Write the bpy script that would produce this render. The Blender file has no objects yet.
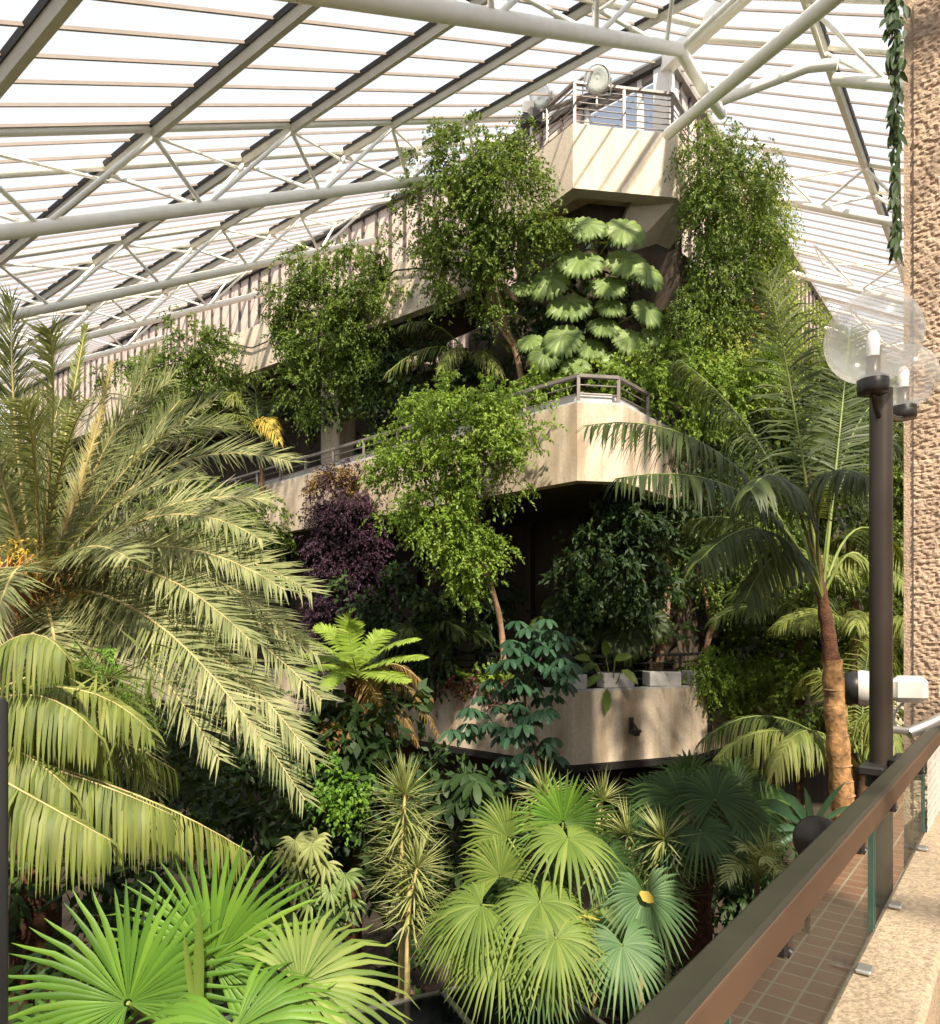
import bpy, math, random
import numpy as np
from mathutils import Vector, noise

# ------------------------------------------------------------------ camera, sky, sun, exposure
SC = bpy.context.scene
COL = SC.collection
F, CX, HY = 715.0, 470.0, 630.0          # focal length in pixels, principal column, horizon row
cam_data = bpy.data.cameras.new('camera')
cam_data.sensor_fit = 'AUTO'; cam_data.sensor_width = 36.0
cam_data.lens = F * 36.0 / 1024.0
cam_data.shift_y = (HY - 512.0) / 1024.0
cam_data.clip_start = 0.05; cam_data.clip_end = 300
cam = bpy.data.objects.new('camera', cam_data); COL.objects.link(cam)
cam.rotation_euler = (math.pi / 2, 0, 0)
SC.camera = cam

w = bpy.data.worlds.new('sky'); SC.world = w; w.use_nodes = True
bg = w.node_tree.nodes['Background']
bg.inputs['Color'].default_value = (0.93, 0.955, 1.0, 1); bg.inputs['Strength'].default_value = 1.0
SUN_AZ, SUN_EL = math.radians(164), math.radians(45)
sd = bpy.data.lights.new('sun', 'SUN'); sd.energy = 13.5; sd.angle = math.radians(2.2); sd.color = (1.0, 0.85, 0.64)
sun = bpy.data.objects.new('sun', sd); COL.objects.link(sun)
sv = Vector((math.sin(SUN_AZ) * math.cos(SUN_EL), math.cos(SUN_AZ) * math.cos(SUN_EL), math.sin(SUN_EL)))
sun.rotation_euler = sv.to_track_quat('Z', 'Y').to_euler()
SC.view_settings.view_transform = 'Standard'; SC.view_settings.look = 'None'
SC.view_settings.exposure = 0.36; SC.view_settings.gamma = 1.0; SC.view_settings.use_curve_mapping = False

# ------------------------------------------------------------------ helpers
RNG = np.random.default_rng(7)
random.seed(7)
def P(px, py, Y): return Vector(((px - CX) / F * Y, Y, (HY - py) / F * Y))
def nrm(a): return a / np.maximum(np.linalg.norm(a, axis=-1, keepdims=True), 1e-9)

class MB:
    """collects polygons and builds one mesh object"""
    def __init__(s): s.v = []; s.f = []; s.sm = []
    def add(s, vs, fs, smooth=False):
        b = len(s.v); s.v += [tuple(p) for p in vs]
        for f in fs: s.f.append([b + i for i in f]); s.sm.append(smooth)
    def box(s, c, size, ax=None, ay=None, az=None, bev=0.0):
        c = Vector(c); ax = Vector(ax or (1,0,0)).normalized(); az = Vector(az or (0,0,1)).normalized()
        ay = Vector(ay).normalized() if ay else az.cross(ax).normalized()
        hx, hy, hz = [q / 2 for q in size]
        b = min(bev, hx * .9, hy * .9, hz * .9)
        if b <= 0:
            vs = [c + ax*hx*i + ay*hy*j + az*hz*k for k in (-1,1) for j in (-1,1) for i in (-1,1)]
            s.add(vs, [(0,2,3,1),(4,5,7,6),(0,1,5,4),(2,6,7,3),(0,4,6,2),(1,3,7,5)])
            return
        def ring(zz, ins):
            x, y = hx - ins, hy - ins
            q = [(-x+b,-y),(x-b,-y),(x,-y+b),(x,y-b),(x-b,y),(-x+b,y),(-x,y-b),(-x,-y+b)] if ins == 0 else [(-x+b*.4,-y),(x-b*.4,-y),(x,-y+b*.4),(x,y-b*.4),(x-b*.4,y),(-x+b*.4,y),(-x,y-b*.4),(-x,-y+b*.4)]
            return [c + ax*a + ay*d + az*zz for a, d in q]
        vs = ring(-hz, b) + ring(-hz+b, 0) + ring(hz-b, 0) + ring(hz, b)
        fs = [tuple(range(7,-1,-1)), tuple(range(24,32))]
        for r in range(3):
            for i in range(8):
                j = (i+1) % 8; fs.append((r*8+i, r*8+j, r*8+8+j, r*8+8+i))
        s.add(vs, fs)
    def bar(s, a, b, w, h, up=(0,0,1)):
        a, b = Vector(a), Vector(b); d = b - a; L = d.length; d.normalize()
        u = Vector(up); u = (u - d * u.dot(d)).normalized()
        s.box((a+b)/2, (L, w, h), ax=d, ay=u.cross(d), az=u)
    def tube(s, pts, r, n=8, cap=True):
        pts = [Vector(p) for p in pts]; m = len(pts)
        rr = r if hasattr(r, '__len__') else [r]*m
        vs = []; u = None
        for i, p in enumerate(pts):
            t = (pts[min(i+1,m-1)] - pts[max(i-1,0)]).normalized()
            if u is None:
                u = Vector((0,0,1)) if abs(t.z) < .9 else Vector((1,0,0))
            u = (u - t*u.dot(t)).normalized(); v = t.cross(u)
            for k in range(n):
                a = 2*math.pi*k/n; vs.append(p + (u*math.cos(a) + v*math.sin(a))*rr[i])
        fs = [(i*n+k, i*n+(k+1)%n, (i+1)*n+(k+1)%n, (i+1)*n+k) for i in range(m-1) for k in range(n)]
        s.add(vs, fs, True)
        if cap: s.add(vs[:n], [tuple(range(n-1,-1,-1))]); s.add(vs[-n:], [tuple(range(n))])
    def prism(s, poly, z0, z1):
        n = len(poly)
        vs = [(p[0],p[1],z0) for p in poly] + [(p[0],p[1],z1) for p in poly]
        ar = sum(poly[i][0]*poly[(i+1)%n][1] - poly[(i+1)%n][0]*poly[i][1] for i in range(n))
        fs = [tuple(range(n-1,-1,-1)), tuple(range(n,2*n))] + [(i,(i+1)%n,n+(i+1)%n,n+i) for i in range(n)]
        if ar < 0: fs = [f[::-1] for f in fs]
        s.add(vs, fs)
    def lathe(s, c, prof, axis=(0,0,1), n=24):
        c = Vector(c); ax = Vector(axis).normalized()
        u = Vector((1,0,0)) if abs(ax.x) < .8 else Vector((0,1,0))
        u = (u - ax*u.dot(ax)).normalized(); v = ax.cross(u); vs = []
        for r, z in prof:
            for k in range(n):
                a = 2*math.pi*k/n; vs.append(c + ax*z + (u*math.cos(a)+v*math.sin(a))*r)
        m = len(prof)
        s.add(vs, [(i*n+k, i*n+(k+1)%n, (i+1)*n+(k+1)%n, (i+1)*n+k) for i in range(m-1) for k in range(n)], True)
    def build(s, name, mat, parent=None):
        me = bpy.data.meshes.new(name); me.from_pydata(s.v, [], s.f)
        me.polygons.foreach_set('use_smooth', s.sm); me.materials.append(mat); me.update()
        return link(name, me, parent)

def link(name, me, parent=None):
    o = bpy.data.objects.new(name, me); COL.objects.link(o)
    if parent is not None:
        o.parent = parent
        l = parent.location
        if me is not None:
            me.transform(__import__('mathutils').Matrix.Translation(-root_loc(parent)))
    return o
def root_loc(o):
    l = Vector((0,0,0))
    while o is not None: l += o.location; o = o.parent
    return l
class LB:
    """collects leaf blades (all quads, numpy) and builds one mesh object"""
    def __init__(s): s.v = []; s.q = []; s.n = 0
    def grid(s, V):                       # V: [N, stations, across, 3]
        N, S, A, _ = V.shape
        idx = np.arange(N*S*A).reshape(N, S, A) + s.n
        q = np.stack([idx[:, :-1, :-1], idx[:, :-1, 1:], idx[:, 1:, 1:], idx[:, 1:, :-1]], -1).reshape(-1, 4)
        s.v.append(V.reshape(-1, 3)); s.q.append(q); s.n += N*S*A
    def blades(s, P0, D, Nr, L, W, droop=0.0, prof=((0,.35),(.3,1),(.65,.8),(1,.04)), fold=0.0, curl=0.0):
        P0 = np.asarray(P0, float); N = len(P0)
        D = nrm(np.broadcast_to(np.asarray(D, float), (N,3))); Nr = np.broadcast_to(np.asarray(Nr, float), (N,3))
        L = np.broadcast_to(L, (N,)); W = np.broadcast_to(W, (N,)); droop = np.broadcast_to(droop, (N,))
        side = nrm(np.cross(D, Nr)); Nn = nrm(np.cross(side, D))
        rows = []
        for t, wd in prof:
            g = droop * t
            dd = D * 1.0; dd = dd + np.stack([0*g, 0*g, -g], -1); dd = nrm(dd)
            c = P0 + dd * (L*t)[:, None] - Nn * (curl*L*t*t)[:, None]
            hw = side * (W*wd/2)[:, None]
            if fold: rows.append(np.stack([c - hw + Nn*(W*wd*fold)[:, None], c, c + hw + Nn*(W*wd*fold)[:, None]], 1))
            else: rows.append(np.stack([c - hw, c + hw], 1))
        s.grid(np.stack(rows, 1))
    def build(s, name, mat, parent=None):
        v = np.concatenate(s.v).astype(np.float32); q = np.concatenate(s.q).astype(np.int32)
        if parent is not None: v = v - np.array(root_loc(parent), np.float32)
        me = bpy.data.meshes.new(name); me.vertices.add(len(v)); me.vertices.foreach_set('co', v.ravel())
        me.loops.add(q.size); me.loops.foreach_set('vertex_index', q.ravel())
        me.polygons.add(len(q)); me.polygons.foreach_set('loop_start', np.arange(0, q.size, 4, dtype=np.int32))
        me.polygons.foreach_set('use_smooth', np.ones(len(q), bool))
        me.materials.append(mat); me.update(calc_edges=True)
        o = bpy.data.objects.new(name, me); COL.objects.link(o); o.parent = parent
        return o

def tag(o, label=None, cat=None, group=None, kind=None):
    if label: o['label'] = label
    if cat: o['category'] = cat
    if group: o['group'] = group
    if kind: o['kind'] = kind
    return o
def thing(name, loc, label, cat, group=None):
    o = bpy.data.objects.new(name, None); COL.objects.link(o); o.location = Vector(loc); o.empty_display_size = .2
    bpy.context.view_layer.update()
    return tag(o, label, cat, group)

# ------------------------------------------------------------------ materials
def newmat(name):
    m = bpy.data.materials.new(name); m.use_nodes = True
    nt = m.node_tree; nt.nodes.clear()
    out = nt.nodes.new('ShaderNodeOutputMaterial'); return m, nt, out
def nd(nt, t, **k):
    n = nt.nodes.new(t)
    for a, b in k.items():
        if a in n.inputs: n.inputs[a].default_value = b
        else: setattr(n, a, b)
    return n
def ramp(nt, fac, stops):
    r = nt.nodes.new('ShaderNodeValToRGB'); e = r.color_ramp.elements
    while len(e) < len(stops): e.new(.5)
    for el, (p, c) in zip(e, stops): el.position = p; el.color = (*c, 1)
    nt.links.new(fac, r.inputs[0]); return r.outputs[0]
def plain(name, col, rough=.5, metal=0.0, var=.12, scale=6.0, bump=0.0, bscale=40, spec=.5):
    m, nt, out = newmat(name); L = nt.links.new
    tc = nd(nt, 'ShaderNodeTexCoord'); n = nd(nt, 'ShaderNodeTexNoise', Scale=scale, Detail=5.0)
    L(tc.outputs['Object'], n.inputs['Vector'])
    c0 = tuple(max(0, x*(1-var)) for x in col); c1 = tuple(min(1, x*(1+var)) for x in col)
    b = nd(nt, 'ShaderNodeBsdfPrincipled', Roughness=rough, Metallic=metal); b.inputs['Specular IOR Level'].default_value = spec
    L(ramp(nt, n.outputs['Fac'], [(.3, c0), (.7, c1)]), b.inputs['Base Color'])
    if bump:
        n2 = nd(nt, 'ShaderNodeTexNoise', Scale=float(bscale), Detail=6.0); L(tc.outputs['Object'], n2.inputs['Vector'])
        bp = nd(nt, 'ShaderNodeBump', Strength=bump, Distance=.02); L(n2.outputs['Fac'], bp.inputs['Height']); L(bp.outputs[0], b.inputs['Normal'])
    L(b.outputs[0], out.inputs[0]); return m
def concrete(name, col, stain=(.35,.27,.2), amt=.6, vscale=(2.2,2.2,.35), ribs=0):
    m, nt, out = newmat(name); L = nt.links.new
    tc = nd(nt, 'ShaderNodeTexCoord'); mp = nd(nt, 'ShaderNodeMapping'); mp.inputs['Scale'].default_value = vscale
    L(tc.outputs['Object'], mp.inputs['Vector'])
    n1 = nd(nt, 'ShaderNodeTexNoise', Scale=1.6, Detail=6.0); L(mp.outputs[0], n1.inputs['Vector'])
    n2 = nd(nt, 'ShaderNodeTexNoise', Scale=26.0, Detail=6.0); L(tc.outputs['Object'], n2.inputs['Vector'])
    r1 = ramp(nt, n1.outputs['Fac'], [(.44, (0,0,0)), (.62, (amt,amt,amt))])
    r2 = ramp(nt, n2.outputs['Fac'], [(.3, tuple(x*.86 for x in col)), (.7, tuple(min(1,x*1.08) for x in col))])
    mx = nd(nt, 'ShaderNodeMix', data_type='RGBA'); L(r1, mx.inputs[0]); L(r2, mx.inputs[6]); mx.inputs[7].default_value = (*stain, 1)
    b = nd(nt, 'ShaderNodeBsdfPrincipled', Roughness=.85); L(mx.outputs[2], b.inputs['Base Color'])
    bp = nd(nt, 'ShaderNodeBump', Strength=.25, Distance=.01); L(n2.outputs['Fac'], bp.inputs['Height'])
    if ribs:
        wv = nd(nt, 'ShaderNodeTexWave', Scale=float(ribs)); wv.bands_direction = 'X'; L(tc.outputs['Object'], wv.inputs['Vector'])
        b2 = nd(nt, 'ShaderNodeBump', Strength=.5, Distance=.05); L(wv.outputs['Fac'], b2.inputs['Height']); L(bp.outputs[0], b2.inputs['Normal']); bp = b2
    L(bp.outputs[0], b.inputs['Normal']); L(b.outputs[0], out.inputs[0]); return m
def leafmat(name, cols, rough=.45, trans=.3, nscale=1.2):
    m, nt, out = newmat(name); L = nt.links.new
    g = nd(nt, 'ShaderNodeNewGeometry'); tc = nd(nt, 'ShaderNodeTexCoord')
    n = nd(nt, 'ShaderNodeTexNoise', Scale=nscale, Detail=2.0); L(tc.outputs['Object'], n.inputs['Vector'])
    a = nd(nt, 'ShaderNodeMath', operation='MULTIPLY'); L(g.outputs['Random Per Island'], a.inputs[0]); a.inputs[1].default_value = .55
    b_ = nd(nt, 'ShaderNodeMath', operation='MULTIPLY_ADD'); L(n.outputs['Fac'], b_.inputs[0]); b_.inputs[1].default_value = .9; L(a.outputs[0], b_.inputs[2])
    c_ = nd(nt, 'ShaderNodeMath', operation='SUBTRACT'); L(b_.outputs[0], c_.inputs[0]); c_.inputs[1].default_value = .22
    k = len(cols); col = ramp(nt, c_.outputs[0], [(.1 + .8*i/(k-1), c) for i, c in enumerate(cols)])
    p = nd(nt, 'ShaderNodeBsdfPrincipled', Roughness=min(.7, rough+.12)); p.inputs['Specular IOR Level'].default_value = .35; L(col, p.inputs['Base Color'])
    t = nd(nt, 'ShaderNodeBsdfTranslucent')
    gm = nd(nt, 'ShaderNodeMix', data_type='RGBA'); gm.inputs[0].default_value = .35; L(col, gm.inputs[6]); gm.inputs[7].default_value = (.5,.55,.05,1)
    L(gm.outputs[2], t.inputs[0])
    mx = nd(nt, 'ShaderNodeMixShader'); mx.inputs[0].default_value = trans; L(p.outputs[0], mx.inputs[1]); L(t.outputs[0], mx.inputs[2])
    L(mx.outputs[0], out.inputs[0]); return m
def glass(name, tint, clear, gloss=.08, dif=(1,1,1), mode='ShaderNodeBsdfTranslucent', rough=0.05, fres=.8):
    m, nt, out = newmat(name); L = nt.links.new
    tr = nd(nt, 'ShaderNodeBsdfTransparent'); tr.inputs[0].default_value = (*tint, 1)
    d = nd(nt, mode); d.inputs[0].default_value = (*dif, 1)
    gl = nd(nt, 'ShaderNodeBsdfGlossy', Roughness=rough)
    m1 = nd(nt, 'ShaderNodeMixShader'); m1.inputs[0].default_value = clear; L(d.outputs[0], m1.inputs[1]); L(tr.outputs[0], m1.inputs[2])
    fr = nd(nt, 'ShaderNodeFresnel', IOR=1.45); mm = nd(nt, 'ShaderNodeMath', operation='MULTIPLY_ADD'); L(fr.outputs[0], mm.inputs[0]); mm.inputs[1].default_value = fres; mm.inputs[2].default_value = gloss
    m2 = nd(nt, 'ShaderNodeMixShader'); L(mm.outputs[0], m2.inputs[0]); L(m1.outputs[0], m2.inputs[1]); L(gl.outputs[0], m2.inputs[2])
    L(m2.outputs[0], out.inputs[0]); return m
def tiles(name, c1, c2, mortar, sx, sy, rot=0.0, msize=.02):
    m, nt, out = newmat(name); L = nt.links.new
    tc = nd(nt, 'ShaderNodeTexCoord'); mp = nd(nt, 'ShaderNodeMapping'); mp.inputs['Rotation'].default_value = (0,0,rot)
    L(tc.outputs['Object'], mp.inputs['Vector'])
    b = nd(nt, 'ShaderNodeTexBrick', Scale=1.0); b.offset = 0.0 if sx == sy else .5
    for k, v in (('Color1', (*c1,1)), ('Color2', (*c2,1)), ('Mortar', (*mortar,1)), ('Brick Width', sx), ('Row Height', sy), ('Mortar Size', msize*.5)): b.inputs[k].default_value = v
    L(mp.outputs[0], b.inputs['Vector'])
    p = nd(nt, 'ShaderNodeBsdfPrincipled', Roughness=.6); L(b.outputs['Color'], p.inputs['Base Color'])
    bp = nd(nt, 'ShaderNodeBump', Strength=.4, Distance=.01); L(b.outputs['Fac'], bp.inputs['Height']); bp.invert = True; L(bp.outputs[0], p.inputs['Normal'])
    L(p.outputs[0], out.inputs[0]); return m
M = {}
M['conc'] = concrete('warm concrete', (.62,.51,.39), (.33,.23,.14), .7)
M['conc_top'] = concrete('smooth concrete', (.66,.56,.44), (.45,.35,.26), .35)
M['conc_shade'] = concrete('concrete with painted shade', (.085,.06,.04), (.04,.028,.018), .6, ribs=0)  # same concrete, darkened so the colour itself holds the recess shade
M['conc_fine'] = plain('upstand concrete', (.38,.29,.20), .9, var=.38, scale=70, bump=.5, bscale=120)
M['capping'] = plain('grey parapet capping', (.50,.47,.45), .7)
M['white_steel'] = plain('cream painted steel', (.95,.92,.83), .45, var=.04)
M['beam'] = plain('grey beige roof beam', (.62,.57,.46), .55, var=.08)
M['bar'] = plain('brown glazing bar', (.34,.28,.24), .5, var=.08)
M['gutter'] = plain('dark gutter seal', (.035,.03,.025), .6)
M['pane'] = glass('roof pane', (.88,.93,1.0), .62, gloss=.0, fres=.05, dif=(.18,.19,.215))
M['clad'] = plain('pinkish cladding sheet', (.62,.50,.44), .6, var=.08)
M['batten'] = plain('dark cladding batten', (.10,.08,.075), .6)
M['white_wall'] = plain('off white painted panel', (.78,.75,.70), .6, var=.04)
M['window_frame'] = plain('grey brown window frame', (.30,.26,.23), .5)
M['rail_black'] = plain('black railing metal', (.02,.02,.02), .4)
M['rail_grey'] = plain('grey brown railing metal', (.20,.17,.15), .4, .3)
M['rail_olive'] = plain('dark bronze handrail', (.028,.027,.017), .45, .0, var=.15, scale=9, bump=.05, bscale=160)
M['rail_brown'] = plain('red brown handrail face', (.085,.05,.03), .48, .0, var=.1)
M['post'] = plain('grey bronze lamp post', (.055,.043,.033), .36, .35)
M['fitting'] = plain('dark metal fitting', (.035,.032,.03), .4, .4)
M['globe'] = glass('clear globe', (.985,.98,.965), .74, gloss=.04, dif=(1,1,1), rough=.12, fres=.25)
M['bulb'] = plain('white bulb glass', (.92,.9,.88), .25, var=.02)
M['clear_glass'] = glass('balustrade glass', (.90,.94,.92), .97, gloss=.01, dif=(.8,.85,.8), fres=.12)
M['glass_edge'] = plain('green glass edge', (.04,.10,.08), .2)
M['steel'] = plain('brushed steel', (.55,.53,.5), .35, .8)
M['lamp_white'] = plain('pale lamp housing', (.62,.58,.54), .5)
M['lens'] = glass('ribbed lamp lens', (.7,.75,.7), .35, gloss=.15, dif=(.75,.78,.68), mode='ShaderNodeBsdfDiffuse')
M['soil'] = plain('dark planting soil', (.035,.024,.016), .95, var=.4, scale=9, bump=.8, bscale=14)
M['brick_floor'] = tiles('red brown floor tiles', (.27,.115,.065), (.20,.085,.05), (.34,.27,.2), .215, .215, -math.radians(52), .02)
M['deck'] = tiles('red deck paver', (.27,.12,.07), (.22,.10,.06), (.30,.24,.18), .215, .1025, -math.radians(52), .02)
M['bricks'] = tiles('dark brick', (.13,.06,.04), (.10,.045,.03), (.16,.13,.1), .225, .075, 0, .02)
M['planter'] = plain('pale grey planter', (.50,.48,.46), .6)
M['bark'] = plain('pale brown bark', (.36,.22,.13), .9, var=.3, scale=14, bump=.5, bscale=40)
M['bark_dark'] = plain('dark brown bark', (.10,.055,.03), .9, var=.35, scale=12, bump=.6, bscale=40)
M['fibre'] = plain('red brown palm fibre', (.11,.045,.022), .95, var=.4, scale=16, bump=.9, bscale=60)
M['kentia_bark'] = plain('golden palm bark', (.32,.175,.07), .85, var=.75, scale=9, bump=.8, bscale=22)
M['stem'] = plain('green stalk', (.20,.25,.06), .5, var=.2)
M['stem_pale'] = plain('pale straw stalk', (.50,.40,.18), .6, var=.2)
M['orange'] = plain('orange fruit strands', (.55,.24,.05), .7, var=.3, scale=20)
M['fig'] = leafmat('weeping fig leaf', [(.045,.085,.012),(.11,.18,.025),(.24,.31,.06)], .4, .3)
M['fig_bright'] = leafmat('bright fig leaf', [(.09,.16,.018),(.19,.30,.035),(.30,.40,.07)], .42, .35)
M['fig_yellow'] = leafmat('lime hanging leaf', [(.14,.20,.02),(.28,.36,.05),(.42,.42,.12)], .45, .38)
M['dark_leaf'] = leafmat('dark glossy leaf', [(.010,.026,.006),(.022,.05,.011),(.045,.085,.02)], .45, .15)  # dark green of the leaf, lowered further to paint in recess shade
M['blue_leaf'] = leafmat('blue green leaf', [(.015,.045,.022),(.03,.08,.04),(.06,.13,.065)], .35, .2)
M['phoenix'] = leafmat('grey green date palm leaflet', [(.15,.18,.07),(.26,.28,.12),(.42,.41,.21)], .5, .25)
M['phoenix_dry'] = leafmat('straw palm leaflet', [(.38,.30,.10),(.50,.42,.18),(.60,.50,.26)], .6, .3)
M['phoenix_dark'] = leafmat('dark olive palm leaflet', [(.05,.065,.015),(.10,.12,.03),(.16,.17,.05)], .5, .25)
M['kentia'] = leafmat('kentia leaflet', [(.02,.035,.008),(.05,.075,.016),(.10,.125,.03)], .38, .25)  # olive leaf tone, darkened to paint the tall frond's backlit silhouette
M['kentia_light'] = leafmat('olive yellow kentia leaflet', [(.10,.14,.03),(.20,.24,.055),(.33,.34,.10)], .42, .35)
M['fan_bright'] = leafmat('bright green fan leaf', [(.07,.17,.02),(.13,.27,.03),(.22,.38,.05)], .35, .4)
M['fan'] = leafmat('yellow green fan leaf', [(.10,.17,.03),(.18,.26,.05),(.30,.36,.09)], .42, .35)
M['fan_blue'] = leafmat('blue green fan leaf', [(.06,.13,.05),(.11,.20,.08),(.20,.30,.13)], .42, .3)
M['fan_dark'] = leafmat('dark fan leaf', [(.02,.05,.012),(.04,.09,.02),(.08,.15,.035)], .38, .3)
M['fern'] = leafmat('lime fern frond', [(.16,.27,.03),(.28,.40,.05),(.40,.50,.1)], .5, .4)
M['fern_brown'] = leafmat('brown fern frond', [(.12,.07,.02),(.22,.13,.04),(.30,.19,.07)], .7, .2)
M['monstera'] = leafmat('philodendron leaf', [(.11,.17,.04),(.20,.28,.08),(.32,.38,.16)], .35, .25)
M['purple'] = leafmat('dark purple leaf', [(.012,.004,.012),(.04,.014,.034),(.09,.04,.06)], .5, .1)
M['red_leaf'] = leafmat('dark red leaf', [(.05,.01,.012),(.12,.03,.03),(.20,.06,.05)], .5, .1)
M['yucca'] = leafmat('pale spiky leaf', [(.20,.23,.07),(.33,.36,.13),(.48,.48,.24)], .45, .25)
M['yellow'] = leafmat('yellow leaf', [(.50,.34,.04),(.65,.47,.08),(.75,.58,.15)], .5, .35)

# ------------------------------------------------------------------ building grid: s runs along azimuth 38 deg, h along azimuth -52 deg
EA = Vector((.6157, .7880, 0)); EH = Vector((-.7880, .6157, 0))
TS, TH, TZ = 13.6, 5.65, 11.4                 # the tower corner in grid coordinates and its top
K = math.tan(math.radians(30))
def G(s, h, z=0.0): return EA*s + EH*h + Vector((0,0,z))
def zL(s): return TZ - (TS - s)*K
def zR(h): return TZ - (TH - h)*K
HIP = TS - TH                                # h = s - HIP on the hip
NL = Vector((0,0,1)) - EA*K; NL.normalize()
NR = Vector((0,0,1)) - EH*K; NR.normalize()

def roof():
    b = MB(); s0 = -4.0
    b.add([G(s0, s0-HIP, zL(s0)), G(TS, TH, TZ), G(TS, 40, TZ), G(s0, 40, zL(s0))], [(0,1,2,3)])
    tag(b.build('ceiling', M['pane']), kind='structure')
    b = MB(); h0 = -8.5
    b.add([G(h0+HIP, h0, zR(h0)), G(44, h0, zR(h0)), G(44, TH, TZ), G(TS, TH, TZ)], [(0,1,2,3)])
    tag(b.build('ceiling', M['pane']), kind='structure')
    # thin glazing bars
    b = MB(); h = -6.0
    while h < 38:
        sa, sb = s0, min(TS, 99); 
        if h < TH: sb = min(TS, h + HIP) if False else TS
        lo = s0; hi = TS
        if h < TH: hi = min(TS, h + HIP)
        if hi > lo + .1: b.bar(G(lo, h, zL(lo)-.03), G(hi, h, zL(hi)-.03), .028, .03, NL)
        h += .475
    tag(b.build('trim_1', M['bar']), kind='structure')
    b = MB(); s = HIP + h0 + .3
    while s < 42:
        hi = min(TH, s - HIP); lo = h0
        if hi > lo + .1: b.bar(G(s, lo, zR(lo)-.03), G(s, hi, zR(hi)-.03), .028, .03, NR)
        s += .475
    tag(b.build('trim_2', M['bar']), kind='structure')
    # deep beams along the glazing, each with its dark gutter
    n = 3
    for k in range(1, 9):
        a = 3.0 + 2.05*(k-1)
        s = TS - a
        hs = s - HIP
        b = MB(); b.bar(G(s, hs, zL(s)-.10), G(s, 39, zL(s)-.10), .115, .13, NL)
        o = tag(b.build('trim_%d' % n, M['beam']), kind='structure')
        b = MB(); b.bar(G(s-.075, hs, zL(s-.075)-.045), G(s-.075, 39, zL(s-.075)-.045), .035, .05, NL); b.build('gutter', M['gutter'], o); n += 1
        h = TH - a
        if h > h0:
            ss = h + HIP
            b = MB(); b.bar(G(ss, h, zR(h)-.10), G(43, h, zR(h)-.10), .115, .13, NR)
            o = tag(b.build('trim_%d' % n, M['beam']), kind='structure')
            b = MB(); b.bar(G(ss, h-.075, zR(h-.075)-.045), G(43, h-.075, zR(h-.075)-.045), .035, .05, NR); b.build('gutter', M['gutter'], o); n += 1
    b = MB(); b.bar(G(s0, s0-HIP, zL(s0)-.16), G(TS, TH, TZ-.16), .26, .26)
    tag(b.build('trim_%d' % n, M['white_steel']), kind='structure'); n += 1
    b = MB(); b.bar(G(TS-.05, TH, TZ-.1), G(TS-.05, 39, TZ-.1), .12, .16)
    tag(b.build('trim_%d' % n, M['gutter']), kind='structure'); n += 1
    b = MB(); b.bar(G(TS, TH-.05, TZ-.1), G(43, TH-.05, TZ-.1), .16, .2)
    tag(b.build('trim_%d' % n, M['window_frame']), kind='structure')
roof()

def truss(mid, plane, lo, hi, label, lo_end=None):
    f = (lambda u, v, z: G(u, v, z)) if plane == 'L' else (lambda u, v, z: G(v, u, z))
    zz = zL if plane == 'L' else zR
    org = f(lo, mid, zz(lo)-.9)
    t = thing('roof_truss', org, label, 'roof truss')
    D = .92
    for off in (-.58, .58):
        e = hi
        if plane == 'L' and mid + off < TH: e = min(hi, mid + off + HIP)
        if plane == 'R' and mid + off < TS: e = min(hi, mid + off - HIP)
        b = MB(); b.tube([f(lo, mid+off, zz(lo)-.05), f(e, mid+off, zz(e)-.05)], .058, 10); b.build('top_chord', M['white_steel'], t)
    e = lo_end if lo_end is not None else hi
    b = MB(); b.tube([f(lo, mid, zz(lo)-D), f(e, mid, zz(e)-D)], .085, 12); b.build('bottom_chord', M['white_steel'], t)
    base = (TS if plane == 'L' else TH) - 3.0
    u = base
    while u > lo: u -= 2.05
    u += 2.05
    while u <= e + .3:
        for off in (-.58, .58):
            top = f(u, mid+off, zz(u)-.16)
            for du in (-1.02, 1.02):
                if lo < u+du <= e + .1:
                    b = MB(); b.tube([top, f(u+du, mid, zz(u+du)-D)], .03, 8); b.build('brace', M['white_steel'], t)
            if off < 0:
                b = MB(); b.tube([top, f(u+2.05 if u+2.05 < e else u, mid+.58, zz(u+2.05 if u+2.05 < e else u)-.25)], .022, 6); b.build('brace', M['white_steel'], t)
        u += 2.05
truss(4.0, 'L', -1.0, TS-.6, 'cream tubular roof truss nearest the camera, ending above the top balcony', lo_end=10.07)
truss(8.9, 'L', -3.0, TS-.1, 'cream tubular roof truss crossing the upper left, second from the camera')
truss(13.8, 'L', -3.5, TS-.1, 'cream tubular roof truss at left, third from the camera')
truss(18.7, 'L', -3.5, TS-.1, 'slender looking cream roof truss far left, fourth from the camera')
truss(23.6, 'L', -3.5, TS-.1, 'farthest cream roof truss at the left, just above the date palm spears')
truss(12.3, 'R', -4.0, TH-.1, 'cream roof truss at top right, nearest the corner lift room', lo_end=2.4)
truss(17.2, 'R', -4.0, TH-.1, 'cream roof truss on the right slope, level with the big hanging vine')
truss(22.1, 'R', -4.0, TH-.1, 'pale roof truss on the right slope just above the far cladding')
truss(27.0, 'R', -4.0, TH-.1, 'faint farthest roof truss above the glass globe lamps')
N0 = G(10.07, 4.0, zL(10.07)-.92)
t = thing('corner_strut', P(668,132,12.6), 'thick cream diagonal strut rising right from the top balcony corner', 'roof strut')
b = MB(); b.tube([P(668,134,12.6), P(848,-14,7.6)], .095, 14); b.build('strut', M['white_steel'], t)
b = MB(); b.tube([N0, P(704,90,11.4), P(722,114,12.4)], .085, 12); b.build('strut', M['white_steel'], t)
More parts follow.
